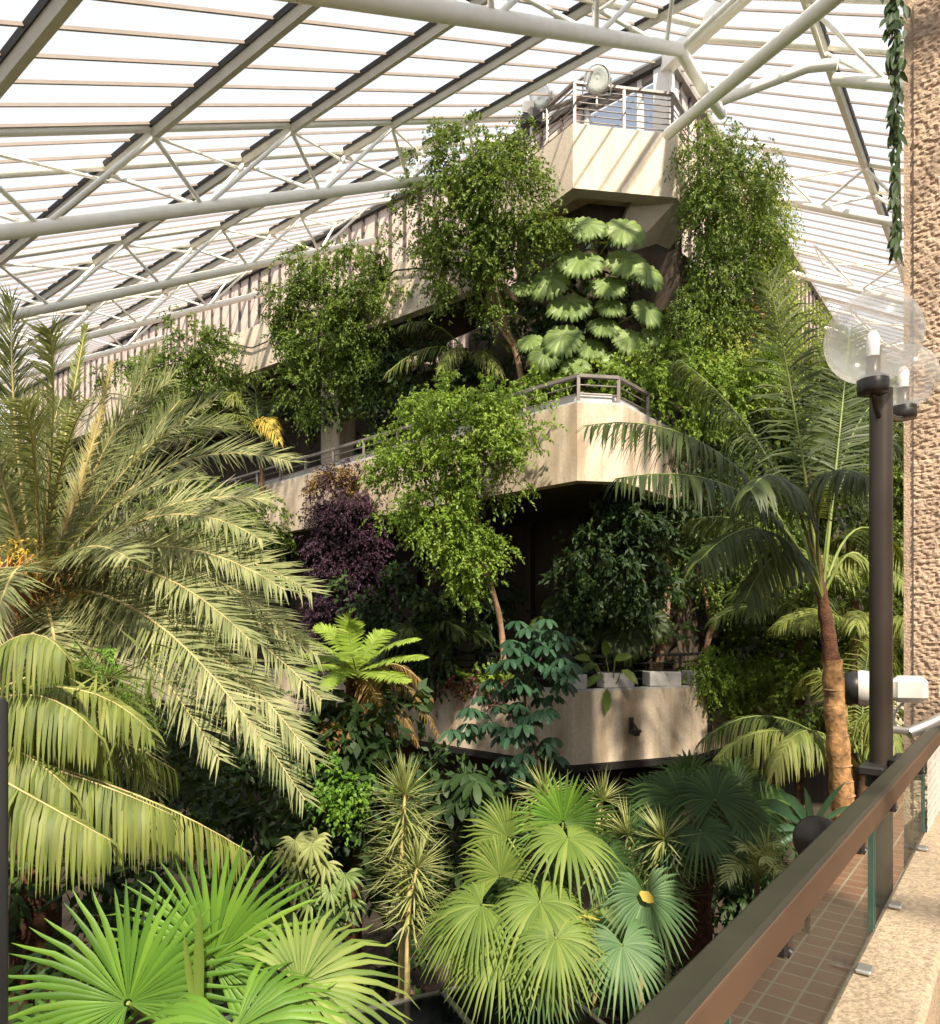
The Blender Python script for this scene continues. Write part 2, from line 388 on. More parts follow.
b = MB(); b.tube([P(722,100,11.4), P(808,67,11.0), P(838,64,10.8)], .08, 12); b.build('strut', M['white_steel'], t)
b = MB(); b.tube([N0, G(11.6, 3.7, zL(11.6)-.2)], .05, 8); b.tube([N0, G(9.3, 1.4, zL(9.3)-.2)], .04, 8); b.tube([N0, G(10.4, 2.5, zL(10.4)-.3)], .06, 8); b.build('brace', M['white_steel'], t)
# ------------------------------------------------------------------ ground, walls, tower
b = MB(); b.box((4, 18, -6.75), (70, 70, .5)); tag(b.build('floor', M['soil']), kind='structure')
AL = Vector((-.719, .695, 0)); AR = Vector((.70, .714, 0))       # balcony wings run back left and back right
def off_path(path, d):
    """offset an open plan path to its left side by d"""
    out = []
    n = len(path)
    for i, p in enumerate(path):
        a = (Vector(path[i]) - Vector(path[i-1])).normalized() if i else None
        c = (Vector(path[i+1]) - Vector(path[i])).normalized() if i < n-1 else None
        na = Vector((-a.y, a.x)) if a else None; nc = Vector((-c.y, c.x)) if c else None
        m = (na + nc).normalized() if (na and nc) else (na or nc)
        k = 1/max(.4, m.dot(na or nc)); out.append(Vector(p) + m*d*k)
    return out
def wall_strip(b, path, d, z0, z1):
    q = off_path(path, d)
    for i in range(len(path)-1):
        b.prism([path[i], path[i+1], q[i+1], q[i]], z0, z1)
V2 = lambda x, y: Vector((x, y))
wc = V2(3.9, 13.5)
wl = wc + V2(AL.x, AL.y)*45; wr = wc + V2(AR.x, AR.y)*26
b = MB(); b.prism([wl, wc, wc + V2(.2,.25), wl + V2(.3,.3)], -6.5, 7.2); tag(b.build('wall_left', M['conc_shade']), kind='structure')
b = MB(); b.prism([wc, wr, wr + V2(-.3,.3), wc + V2(-.05,.3)], -6.5, 7.2); tag(b.build('wall_right', M['conc_shade']), kind='structure')
# upright concrete fins on the recessed wall
b = MB()
for k in range(16):
    c = wc + V2(AL.x, AL.y)*(1.0 + 1.25*k) - V2(.695,.719)*.08
    b.box((c.x, c.y, .2), (.16, .16, 4.8), ax=AL)
tag(b.build('trim_30', M['conc_shade']), kind='structure')
# the far sides of the hall
def hall_wall(name, p, q, z1a, z1b, mat):
    n = (q-p).normalized(); n = Vector((n.y,-n.x,0))*.2
    m = MB(); z0 = -6.5
    vs = [p.xy.to_3d()+Vector((0,0,z0)), q.xy.to_3d()+Vector((0,0,z0)), q.xy.to_3d()+Vector((0,0,z1b)), p.xy.to_3d()+Vector((0,0,z1a))]
    vs += [v+n for v in vs]; m.add(vs, [(0,1,2,3),(7,6,5,4),(0,4,5,1),(1,5,6,2),(2,6,7,3),(3,7,4,0)])
    tag(m.build(name, mat), kind='structure')
hall_wall('wall_back', G(-4,-8.5), G(-4,40), zL(-4)-.05, zL(-4)-.05, M['conc_shade'])
hall_wall('wall_far_left', G(-4,40), G(TS+8,40), zL(-4), zL(TS), M['conc_shade'])
hall_wall('wall_far_right', G(-4,-8.5), G(44,-8.5), zR(-8.5)-.05, zR(-8.5)-.05, M['conc_shade'])
# tower cladding under the roof edge
def cladding(a, bb, z0, z1, name, start=0.0, dirn=1):
    d = (bb - a); L = d.length; d.normalize(); n = Vector((d.y, -d.x, 0)) * dirn
    m = MB(); m.bar(a + Vector((0,0,(z0+z1)/2)) - n*.06, bb + Vector((0,0,(z0+z1)/2)) - n*.06, .1, z1-z0)
    o = tag(m.build(name, M['clad']), kind='structure')
    m = MB(); x = start
    while x < L:
        c = a + d*x; m.box((c.x+n.x*.02, c.y+n.y*.02, (z0+z1)/2), (.05, .07, z1-z0), ax=d); x += .52
    m.build('batten', M['batten'], o)
cladding(G(TS, TH+1.9), G(TS, 39), 6.6, TZ-.05, 'wall_front', .0, -1)
cladding(G(TS+.6, TH), G(42, TH), 4.0, TZ-.05, 'wall_side', .0, 1)
# glazed corner room
t = thing('corner_room', G(TS, TH, 8.3), 'white glazed corner room behind the top balcony railing', 'room')
m = MB()
m.box(G(TS+.1, TH+.12, 9.8), (.3, .34, 3.1), ax=EA, bev=.02)
m.box(G(TS+.1, TH+.62, 9.8), (.12, .1, 3.1), ax=EA)
m.box(G(TS+.1, TH+1.85, 9.8), (.12, .12, 3.1), ax=EA)
m.build('post', M['white_wall'], t)
m = MB(); m.bar(G(TS+.1, TH+.1, 11.2), G(TS+.1, TH+1.9, 11.2), .1, .14); m.bar(G(TS+.1, TH+.6, 9.5), G(TS+.1, TH+1.9, 9.5), .1, .1); m.build('window_frame', M['window_frame'], t)
m = MB(); m.bar(G(TS+.22, TH+.1, 9.9), G(TS+.22, TH+1.9, 9.9), .02, 2.5); m.build('pane', M['pane'], t)
m = MB(); m.bar(G(TS+.12, TH+.1, 8.75), G(TS+.12, TH+1.9, 8.75), .08, .95); m.bar(G(TS+.1, TH+.12, 9.8), G(TS+.7, TH+.02, 9.8), .1, 3.1); m.build('panel', M['white_wall'], t)

# ------------------------------------------------------------------ balconies
def balcony(label, path, z0, z1, thick, back, slabz, mat, cap=True, extra=None):
    p0 = path[len(path)//2]
    t = thing('balcony', (p0.x, p0.y, z0), label, 'balcony')
    m = MB(); wall_strip(m, path, thick, z0, z1); m.build('parapet', mat, t)
    q = off_path(path, thick*.6)
    m = MB(); m.prism(list(q) + list(reversed(back)), slabz-.25, slabz); m.build('slab', M['conc_shade'] if extra != 'top' else M['conc'], t)
    if cap:
        m = MB(); wall_strip(m, off_path(path, .0), thick, z1, z1+.03); m.build('capping', M['capping'], t)
    return t
def railing(parent, path, z0, h, mat, nrail=4, step=1.3, inset=.12, mids=None):
    q = off_path(path, inset)
    m = MB()
    for i in range(len(q)-1):
        a, c = q[i], q[i+1]; L = (c-a).length; k = max(1, round(L/step))
        for j in range(k + (1 if i == len(q)-2 else 0)):
            p = a.lerp(c, j/k)
            pm = MB(); pm.box((p.x, p.y, z0+h/2), (.05, .05, h)); pm.build('post', mat, parent)
    for i in range(len(q)-1):
        for r in range(1, nrail):
            z = z0 + h*r/nrail; m.tube([(q[i].x,q[i].y,z),(q[i+1].x,q[i+1].y,z)], .012, 6)
    m.build('wire', mat, parent)
    m = MB()
    for i in range(len(q)-1): m.bar((q[i].x,q[i].y,z0+h), (q[i+1].x,q[i+1].y,z0+h), .07, .05)
    m.build('handrail', mat, parent)

low = [V2(-12.6, 25.5), V2(1.68, 11.75), V2(4.03, 12.72), V2(5.1, 13.85), V2(9.6, 16.4), V2(16, 21)]
tl = balcony('lowest concrete balcony with planting troughs and two small black wall brackets', low, -2.22, -1.02, .2, [wl, wc, wr], -2.0, M['conc'])
m = MB(); wall_strip(m, off_path(low[:4], -.05), .3, -2.34, -2.235); m.build('drip_ledge', M['fitting'], tl)
r = thing('balcony_railing', (1.9, 12.1, -1.0), 'black railing with thin rails on the lowest balcony', 'railing')
railing(r, [low[0], low[1], low[2], low[3], low[4]], -1.0, .55, M['rail_black'], 4, 1.0, .35)

mid = [V2(-12.4, 24.6), V2(1.65, 11.0), V2(2.38, 11.12), V2(3.7, 12.7), V2(8, 17.0)]
tm = balcony('middle concrete balcony jutting out behind the bright weeping fig', mid, 2.3, 3.5, .2, [wl, wc, V2(8.4,17.9)], 2.62, M['conc'])
r = thing('balcony_railing', (1.8, 11.3, 3.5), 'dark railing on the middle balcony above its grey upstand', 'railing')
railing(r, mid, 3.53, .42, M['rail_grey'], 3, 1.1, .1)
m = MB(); wall_strip(m, off_path(mid, .24), .12, 3.5, 3.74)
tag(m.build('planter_trough', M['planter']), 'pale grey upstand trough running behind the middle balcony parapet', 'planter')

up = [V2(-14.0, 24.9), V2(.45, 13.55), V2(.6, 14.5)]
balcony('long upper concrete parapet slanting down the left below the cladding', up, 6.6, 7.75, .22, [wl + V2(1,1), V2(1.2,15.4)], 7.2, M['conc_top'], cap=False)
m = MB(); pa, pb = V2(-14.0,24.9), V2(.45,13.55)
pts = []
for k in range(30):
    q = pa.lerp(pb, k/29); pts.append(Vector((q.x-.03, q.y-.06, 7.35 + .22*math.cos(k*math.pi/2.5))))
m.tube(pts, .018, 6); tag(m.build('cable', M['fitting']), 'dark cable looping along the upper left parapet', 'cable')

top = [V2(.55, 15.1), V2(1.9, 13.2), V2(3.90, 13.5), V2(4.5, 14.3)]
tt = balcony('topmost pale concrete balcony box below the roof glazing', top, 8.16, 9.36, .27, [V2(.9,15.4), V2(4.5,14.6)], 8.6, M['conc_top'], cap=False, extra='top')
m = MB()
m.add([(3.95,13.62,8.2),(4.45,14.3,8.2),(3.3,15.0,6.9),(2.5,14.5,6.9),(3.2,13.75,8.45),(3.0,14.6,8.5),(3.3,15.1,8.5),(4.45,14.4,8.5)],
      [(0,1,2,3),(0,3,5,4),(1,7,6,2),(4,5,6,7),(0,4,7,1),(2,6,5,3)])
m.build('haunch', M['conc_top'], tt)
m = MB(); m.prism([V2(1.0,15.3), V2(2.3,14.0), V2(3.7,14.2), V2(4.3,14.8)], 4.5, 8.5); m.build('core', M['conc_shade'], tt)
r = thing('balcony_railing', (1.9,13.3,9.36), 'grey metal railing with horizontal wires around the topmost balcony', 'railing')
railing(r, top, 9.36, .82, M['rail_grey'], 7, .85, .1)

# floodlights on the top balcony
def floodlight(c, aim, rad, label, cat='floodlight'):
    t = thing('floodlight', c, label, cat, 'round floodlights on the top balcony')
    a = Vector(aim).normalized(); c = Vector(c)
    m = MB(); m.lathe(c, [(rad*.25,-rad*1.3),(rad*.5,-rad*1.15),(rad*.75,-rad*.7),(rad,-.02),(rad*1.06,.0),(rad*1.06,.05),(rad*.95,.05)], a); m.build('housing', M['steel'], t)
    m = MB(); m.lathe(c, [(rad*.95,.03),(rad*.7,.055),(rad*.62,.045),(rad*.35,.065),(rad*.3,.055),(.001,.075)], a); m.build('lens', M['lens'], t)
    m = MB(); s = a.cross(Vector((0,0,1))).normalized()
    m.tube([c+s*rad*1.12, c+s*rad*1.12-Vector((0,0,rad*1.2))-a*.1, c-s*rad*1.12-Vector((0,0,rad*1.2))-a*.1, c-s*rad*1.12], .02, 6)
    m.tube([c-Vector((0,0,rad*1.2))-a*.1, c-Vector((0,0,rad*2.0))-a*.1], .025, 6); m.build('bracket', M['steel'], t)
floodlight(P(597,79,13.3), (-.1,-.9,-.35), .23, 'higher round floodlight on the railing corner of the top balcony')
floodlight(P(541,96,13.9), (-.55,-.75,-.45), .22, 'lower left round floodlight on the top balcony railing')
t = thing('stage_projector', P(531,116,14.0), 'boxy black lamp with barn door at the left end of the top balcony', 'lamp')
m = MB(); m.box(P(531,120,14.0), (.3,.36,.26), ax=(.8,.6,0), bev=.03); m.build('body', M['rail_black'], t)
m = MB(); m.box(P(528,107,13.9), (.30,.03,.24), ax=(.75,.55,.3), bev=.005); m.build('shutter', M['steel'], t)
m = MB(); m.tube([P(531,128,14.0), P(533,146,14.05)], .03, 8); m.build('bracket', M['steel'], t)
m = MB(); m.tube([P(541,104,14.0), P(562,95,13.8), P(583,77,13.6), P(600,85,13.5)], .035, 8); m.tube([P(541,112,14.0), P(598,92,13.5)], .05, 8)
tag(m.build('support_bar', M['rail_grey']), 'dark slanting bar carrying the floodlights on the top balcony', 'bar')

# planter boxes and small fittings on the lowest balcony
for k, (x0, x1, lab) in enumerate([(598,628,'pale planter box on the lowest balcony front, left one beside the big leaf'), (643,674,'pale planter box on the lowest balcony front, middle one with the grey trunk'), (683,699,'pale planter box on the lowest balcony front, right one under the hanging creeper'), (566,580,'pale planter box at the corner of the lowest balcony')]):
    f = (x0+x1)/2; Yc = 12.25 + (f-585)/110*.95
    a, c = P(x0, 690, Yc - .1), P(x1, 690, Yc + .1)
    m = MB(); m.box(((a.x+c.x)/2, (a.y+c.y)/2-.22, -.86), ((c-a).length, .26, .26), ax=(c-a), bev=.015)
    o = tag(m.build('planter_box', M['planter']), lab, 'planter', 'planter boxes on the lowest balcony')
    m = MB(); m.box(((a.x+c.x)/2, (a.y+c.y)/2-.22, -.735), ((c-a).length-.05, .2, .02), ax=(c-a)); m.build('soil', M['soil'], o)
fa = Vector((2.35,.97,0)).normalized(); fn = Vector((fa.y,-fa.x,0))
c = Vector((1.68,11.75,0)) + fa*1.12
t = thing('wall_bracket', (c.x,c.y,-1.6), 'small black lamp bracket on the front face of the lowest balcony', 'bracket')
c = Vector((c.x,c.y,-1.62)) + fn*.06
m = MB(); m.box(c, (.07,.06,.28), ax=fa, bev=.01); m.box(c+fn*.1-Vector((0,0,.08)), (.18,.14,.05), ax=fa, bev=.01); m.tube([c+Vector((0,0,.1)), c+fn*.16+Vector((0,0,-.05))], .02, 6); m.build('arm', M['rail_black'], t)
m = MB(); m.box(c+fn*.14-Vector((0,0,.12)), (.1,.08,.07), ax=fa, bev=.01); m.build('lamp_head', M['fitting'], t)
ga = Vector((1.07,1.13,0)).normalized(); gn = Vector((ga.y,-ga.x,0)); c = Vector((4.35,13.02,-1.6)) + gn*.02
t = thing('wall_bracket', c, 'black triangular bracket on the right end of the lowest balcony', 'bracket')
m = MB(); m.bar(c+Vector((0,0,.25)), c-Vector((0,0,.25)), .05,.05, up=fn); m.bar(c+Vector((0,0,.25)), c+gn*.38-Vector((0,0,.12)), .05,.05); m.bar(c-Vector((0,0,.1)), c+gn*.38-Vector((0,0,.12)), .05,.05); m.build('frame', M['rail_black'], t)

# concrete pillars in the recesses
for (px, Y, z0, z1, wd, lab) in [(338,17.3,2.7,6.8,.75,'tall brown concrete pillar standing behind the purple hanging plant'), (672,14.6,-2.0,2.4,.5,'concrete pier behind the lowest balcony planting'), (590,14.0,-6.5,-2.3,.55,'dark pier under the lowest balcony')]:
    m = MB(); m.box((P(px,0,Y).x, Y, (z0+z1)/2), (wd,.5,z1-z0), ax=AL, bev=.03); tag(m.build('pillar', M['conc_shade'] if px != 338 else M['conc']), lab, 'pillar')
# low brick beds under the balcony
for (a, c, z, lab) in [((-1.2,11.2),(2.2,10.4),-5.6,'low dark brick planting wall in shade under the lowest balcony'), ((2.6,9.6),(6.5,11.5),-5.2,'low brick planting wall behind the dark fan palm trunk')]:
    m = MB(); m.bar((a[0],a[1],(z-6.5)/2), (c[0],c[1],(z-6.5)/2), .3, z+6.5); o = m.build('brick_wall', M['bricks']); tag(o, lab, 'garden wall')

# ------------------------------------------------------------------ footbridge: deck, kerb, glass, handrail
R = Vector((.6157,.7880,0)); RV = Vector((.7880,-.6157,0))       # along the rail, and to its right
def B(l, g, z): return RV*l + R*g + Vector((0,0,z))
m = MB()
m.box(B(1.48,.8,-1.72), (9.0, 3.4, .2), ax=R); o = tag(m.build('floor', M['deck']), kind='structure'); 
m = MB(); m.box(B(-1.22,6.2,-2.75), (15, 1.6, .25), ax=R); tag(m.build('floor', M['brick_floor']), kind='structure')
m = MB(); m.box(B(-.32,1.95,-1.435), (7.2, .21, .83), ax=R, bev=.015); tag(m.build('trim_31', M['conc_fine']), kind='structure')
# handrail: rolled top with a red brown inner face
t = thing('handrail', B(-.415,2.5,-.6), 'wide dark bronze handrail running along the glass footbridge balustrade', 'handrail')
def profile(b, prof, g0, g1):
    n = len(prof); vs = [B(l, g0, z) for l, z in prof] + [B(l, g1, z) for l, z in prof]
    b.add(vs, [(i,(i+1)%n,n+(i+1)%n,n+i) for i in range(n)] + [tuple(range(n-1,-1,-1)), tuple(range(n,2*n))])
m = MB(); profile(m, [(-.452,-.60),(-.457,-.575),(-.449,-.558),(-.44,-.55),(-.394,-.55),(-.383,-.554),(-.383,-.60)], -.3, 5.55); m.build('top_rail', M['rail_olive'], t)
m = MB(); profile(m, [(-.386,-.553),(-.381,-.557),(-.379,-.562),(-.379,-.623),(-.388,-.630),(-.40,-.630),(-.40,-.553)], -.3, 5.55); m.build('inner_face', M['rail_brown'], t)
m = MB(); profile(m, [(-.44,-.60),(-.40,-.60),(-.40,-.628),(-.44,-.628)], -.3, 5.55); m.build('under_rail', M['fitting'], t)
for k, (g0, g1, lab) in enumerate([(-.3,1.22,'clear glass balustrade panel nearest the camera'), (1.25,2.7,'clear glass balustrade panel in the middle of the footbridge rail'), (2.73,4.2,'clear glass balustrade panel next to the perforated screen')]):
    t = thing('glass_panel', B(-.415,(g0+g1)/2,-.98), lab, 'glass panel', 'balustrade panels')
    m = MB(); m.bar(B(-.415,g0,-.825), B(-.415,g1,-.825), .012, .36); m.build('pane', M['clear_glass'], t)
    m = MB(); m.box(B(-.415,g1-.002,-.825), (.006,.016,.36), ax=R); m.build('glass_edge', M['glass_edge'], t); m = MB(); m.box(B(-.415,g0+.002,-.825), (.006,.016,.36), ax=R); m.build('glass_edge', M['glass_edge'], t)
    for g in (g0+.3, g1-.3):
        m = MB(); m.box(B(-.40,g,-.645), (.05,.035,.04), ax=R, bev=.006); m.tube([B(-.40,g,-.65), B(-.38,g,-.66)], .012, 8); m.build('clamp', M['fitting'], t)
        m = MB(); m.box(B(-.385,g,-1.01), (.06,.045,.014), ax=R, bev=.005); m.build('foot_clamp', M['steel'], t)
# perforated screen where the bridge meets the column
t = thing('perforated_screen', B(-.40,4.9,-.9), 'pale perforated metal screen below the far end of the handrail', 'screen')
m = MB()
for i in range(22): m.bar(B(-.40,4.28+i*.05,-.63), B(-.40,4.28+i*.05,-1.6), .004, .03, up=R)
for i in range(24): m.bar(B(-.40,4.25,-.64-i*.042), B(-.40,5.4,-.64-i*.042), .004, .022)
m.build('mesh', M['lamp_white'], t)
m = MB(); m.bar(B(-.40,4.25,-.63), B(-.40,4.25,-1.6), .03,.03); m.bar(B(-.40,5.4,-.63), B(-.40,5.4,-1.6), .03,.03); m.build('frame', M['steel'], t)
# bush hammered column: real pitted relief
def column():
    c0 = B(-.668, 5.62, 0); ax = RV.copy(); n = Vector((ax.y,-ax.x,0)); bk = -n
    w_, z0, z1 = 1.3, -6.5, 7.5
    vs = []; fs = []
    nu, nv = 130, 560; zz0, zz1 = -1.8, 4.2
    def disp(p):
        a = noise.noise(p*19.0)*.5 + noise.noise(p*36.0 + Vector((3,1,7)))
        return max(-1.0, min(.25, a*1.6))
    for j in range(nv+1):
        z = zz0 + (zz1-zz0)*j/nv
        for i in range(nu+1):
            u = w_*i/nu; q = c0 + ax*u + Vector((0,0,z)); e = min(1, u/.07)
            d = disp(Vector((u*1.0, z*1.5, 0))) if e >= .75 else 0
            r_ = .013 if e >= .75 else .0
            vs.append(q + n*(r_*d - (.014 if e < .75 else 0)))
    W = nu+1
    fs = [(j*W+i, j*W+i+1, (j+1)*W+i+1, (j+1)*W+i) for j in range(nv) for i in range(nu)]
    b = MB(); b.add(vs, fs, False)
    b.prism([(c0+bk*.03).xy, (c0+ax*w_+bk*.03).xy, (c0+ax*w_+bk*.6).xy, (c0+bk*.6).xy], z0, z1)
    b.prism([(c0+n*.001).xy, (c0+ax*w_).xy, (c0+ax*w_+bk*.03).xy, (c0+bk*.03).xy], z0, zz0); 
    o = b.build('concrete_column', M['hammered']); tag(o, 'tall bush-hammered concrete column with pitted surface at the right edge', 'column')
M['hammered'] = plain('bush hammered concrete', (.46,.335,.235), .9, var=.16, scale=22, bump=.6, bscale=60)
column()

# ------------------------------------------------------------------ lamp post with two globes
LP = B(-.60, 0, 0); 
lp = P(881, 770, 3.75); LX, LY = lp.x, lp.y
t = thing('globe_lamp_post', (LX, LY, -3.2), 'dark metal lamp post with two clear glass globes beside the handrail', 'lamp post')
m = MB(); m.tube([(LX,LY,-2.62),(LX,LY,1.26)], .055, 20); m.build('post', M['post'], t)
m = MB(); m.tube([(LX,LY,-.82),(LX,LY,-.72)], .075, 20); m.box((LX-.03,LY-.0,-.72), (.3,.12,.05), ax=R, bev=.01); m.box((LX+.09,LY-.08,-.70), (.14,.16,.12), ax=R, bev=.03); m.build('collar', M['fitting'], t)
def globe(c, r, holder):
    m = MB(); n = 24
    prof = [(max(.04, r*math.sin(a)), -r*math.cos(a)) for a in [math.radians(14 + (180-14)*i/26) for i in range(27)]]; prof[-1] = (.001, r)
    m.lathe(c, prof, n=40); g = m.build('globe', M['globe'], t)
    zb = c.z - r
    m = MB(); m.lathe((c.x,c.y,zb-.055), [(.001,0),(.068,0),(.073,.01),(.073,.075),(.06,.085),(.001,.085)], n=28); m.build('holder', M['fitting'], t)
    m = MB(); m.lathe((c.x,c.y,zb+.03), [(.034,0),(.034,.10),(.001,.10)], n=20); m.build('socket', M['post'], t)
    m = MB(); m.lathe((c.x,c.y,zb+.12), [(.028,0),(.03,.05),(.033,.1),(.02,.135),(.001,.14)], n=20); m.build('bulb', M['bulb'], t)
    m = MB(); m.tube([(c.x,c.y,zb-.05), (c.x+(LX-c.x)*.35, c.y+(LY-c.y)*.35, zb-.11), (LX, LY, zb-.17)], .014, 8); m.build('arm', M['fitting'], t)
c1 = P(873,338,3.62); c2 = P(903,378,4.3); c2 = Vector((c2.x, c2.y, c2.z))
globe(c1, .226, 1); globe(c2, .19, 1)

# floodlight fixed behind the post
t = thing('spotlight', P(850,686,4.3), 'pale cylindrical spotlight with dark rim fixed behind the lamp post', 'spotlight')
a = P(845,688,4.3); d = Vector((.88,-.47,.02)).normalized()
m = MB(); m.lathe(a, [(.085,0),(.10,0),(.10,.07),(.096,.075),(.001,.075)], d); m.lathe(a, [(.001,.02),(.085,.02)], d); m.build('rim', M['fitting'], t)
m = MB(); m.lathe(a+d*.07, [(.105,0),(.108,.02),(.085,.17),(.001,.17)], d); m.box(a+d*.33+Vector((0,0,.0)), (.18,.15,.15), ax=d, bev=.03); m.build('housing', M['lamp_white'], t)
m = MB(); q = P(905,700,4.3); m.tube([a+d*.38, q, P(895,712,4.3), P(893,722,4.25), P(900,728,4.2), P(915,730,4.1)], .008, 6); m.build('cable', M['lamp_white'], t)
m = MB(); m.tube([P(888,729,4.0), P(925,733,4.1)], .022, 8); m.tube([P(908,733,4.05), P(930,724,4.05), P(945,716,4.1)], .035, 8); m.build('arm', M['steel'], t)
t = thing('spotlight', P(812,838,6.0), 'dark oval spotlight head low behind the handrail', 'spotlight')
a = P(818,840,6.0)
m = MB(); m.lathe(a, [(.001,.05),(.19,.05),(.20,.02),(.19,-.02),(.12,-.14),(.001,-.16)], (-.3,-.9,.25)); m.build('head', M['post'], t)
m = MB(); m.tube([a+Vector((0,.15,-.1)), a+Vector((0,.2,-.9)), (a.x,a.y+.25,-2.62)], .025, 8); m.build('stake', M['fitting'], t)
# black glazed box low in the beds
t = thing('glazed_case', P(470,1015,6.2), 'black glass topped case with grey frame under the fan palms', 'case')
c = P(478,1035,6.4)
m = MB(); m.box(c - Vector((0,0,1.5)), (2.3,1.7,2.95), ax=(.9,.42,0), bev=.05); m.build('body', M['rail_black'], t)
m = MB(); ux = Vector((.9,.42,0)).normalized(); uy = Vector((-.42,.9,0)).normalized()
for s in (-1,0,1): m.bar(c+ux*1.1*s-uy*.85, c+ux*1.1*s+uy*.85, .05,.05)
for s in (-1,1): m.bar(c-ux*1.1+uy*.82*s, c+ux*1.1+uy*.82*s, .05,.05)
m.build('frame', M['steel'], t)
M['black_glass'] = plain('black glass', (.008,.009,.011), .08, var=.0)
m = MB(); m.box(c, (2.2,1.6,.02), ax=(.9,.42,0)); m.build('pane', M['black_glass'], t)
m = MB(); m.tube([(-.818,1.22,-1.6),(-.818,1.22,-.125),(-.818,1.22,-.118)], [.026,.026,.02], 16)
tag(m.build('screen_post', M['rail_black']), 'out of focus black post at the left edge', 'post')
# ------------------------------------------------------------------ plant builders
UP = Vector((0,0,1))
def bez(p0, p1, p2, t):
    p0, p1, p2 = [np.array(q, float) for q in (p0, p1, p2)]; t = t[:, None]
    return (1-t)**2*p0 + 2*t*(1-t)*p1 + t*t*p2, nrm(2*(1-t)*(p1-p0) + 2*t*(p2-p1))
def frond(parent, base, ctrl, tip, mat, stem_mat, n=50, L=.35, W=.022, ang=48, lift=.25, droop=.2, start=.12, bias=(0,-.4,1), r0=.016, env=.35, name='frond', jit=.12, ph=False, curl=0.0):
    t = np.linspace(start, .995, n); p, T = bez(base, ctrl, tip, t)
    N = nrm(np.broadcast_to(np.array(bias, float), p.shape) - T*(T @ np.array(bias, float))[:, None])
    S = np.cross(T, N); lb = LB()
    u = (t-start)/(1-start)
    el = L*(env + (1-env)*np.sin(np.pi*np.clip(u*.86+.12, 0, 1))**.8)
    for sg in (-1, 1):
        a = np.radians(ang*(1 - .35*u) + RNG.normal(0, 5, n)); li = lift + RNG.normal(0, jit, n)
        D = T*np.cos(a)[:, None] + S*(sg*np.sin(a))[:, None] + N*li[:, None]
        Nr = N - S*(sg*.25) + RNG.normal(0, .15, p.shape)
        lb.blades(p, D, Nr, el*RNG.uniform(.85, 1.1, n), W, droop*RNG.uniform(.7, 1.3, n), prof=((0,.45),(.25,1),(.6,.85),(1,.05)) if not ph else ((0,.6),(.3,1),(1,.05)), curl=curl)
    o = lb.build(name, mat, parent)
    tt = np.linspace(0, 1, 12); q, _ = bez(base, ctrl, tip, tt)
    m = MB(); m.tube([Vector(x) for x in q], [r0*(1-.85*x) for x in tt], 6); m.build('midrib', stem_mat, o)
    return o
def fan(parent, c, base, face, axis, rad, mat, stem_mat, segs=34, spread=300, droop=.25, split=.5, name='fan_leaf', cup=.12, stem_r=.010):
    """pleated fan leaf: c = hub, base = foot of the stalk, face = the way the blade looks, axis = direction of the middle segment"""
    c = np.array(c, float); N = nrm(np.array(face, float)); A = np.array(axis, float); A = nrm(A - N*(A@N)); S = np.cross(N, A)
    a = np.radians(np.linspace(-spread/2, spread/2, segs) + RNG.normal(0, .8, segs))
    D = A[None]*np.cos(a)[:, None] + S[None]*np.sin(a)[:, None] + N*cup
    D = nrm(D); Ln = rad*(1 - .22*(np.abs(a)/math.pi)**1.5)*RNG.uniform(.93, 1.05, segs)
    Wb = 2*np.sin(math.radians(spread/segs)/2)*Ln*split*1.12
    side = nrm(np.cross(D, np.broadcast_to(N, D.shape)))
    rows = []
    for t, wd in ((.03,.06),(.25,.5),(split,1.0),(split+.22,.74),(.88,.4),(1,.04)):
        g = droop*max(0, t-.3)**1.6*1.6
        q = c + D*(Ln*t)[:, None]; q[:, 2] -= g*Ln*(1+.4*RNG.random(segs)*(t>.8))
        hw = side*(Wb*wd/2)[:, None]; ridge = N*(Wb*wd*.28)[:, None]
        rows.append(np.stack([q-hw, q+ridge, q+hw], 1))
    lb = LB(); lb.grid(np.stack(rows, 1)); o = lb.build(name, mat, parent)
    b = Vector(base); cc = Vector(c); mid = (b+cc)/2 + Vector((0,0,(cc-b).length*.10))
    q, _ = bez(b, mid, cc, np.linspace(0,1,8)); m = MB(); m.tube([Vector(x) for x in q], stem_r, 6); m.build('stalk', stem_mat, o)
    return o
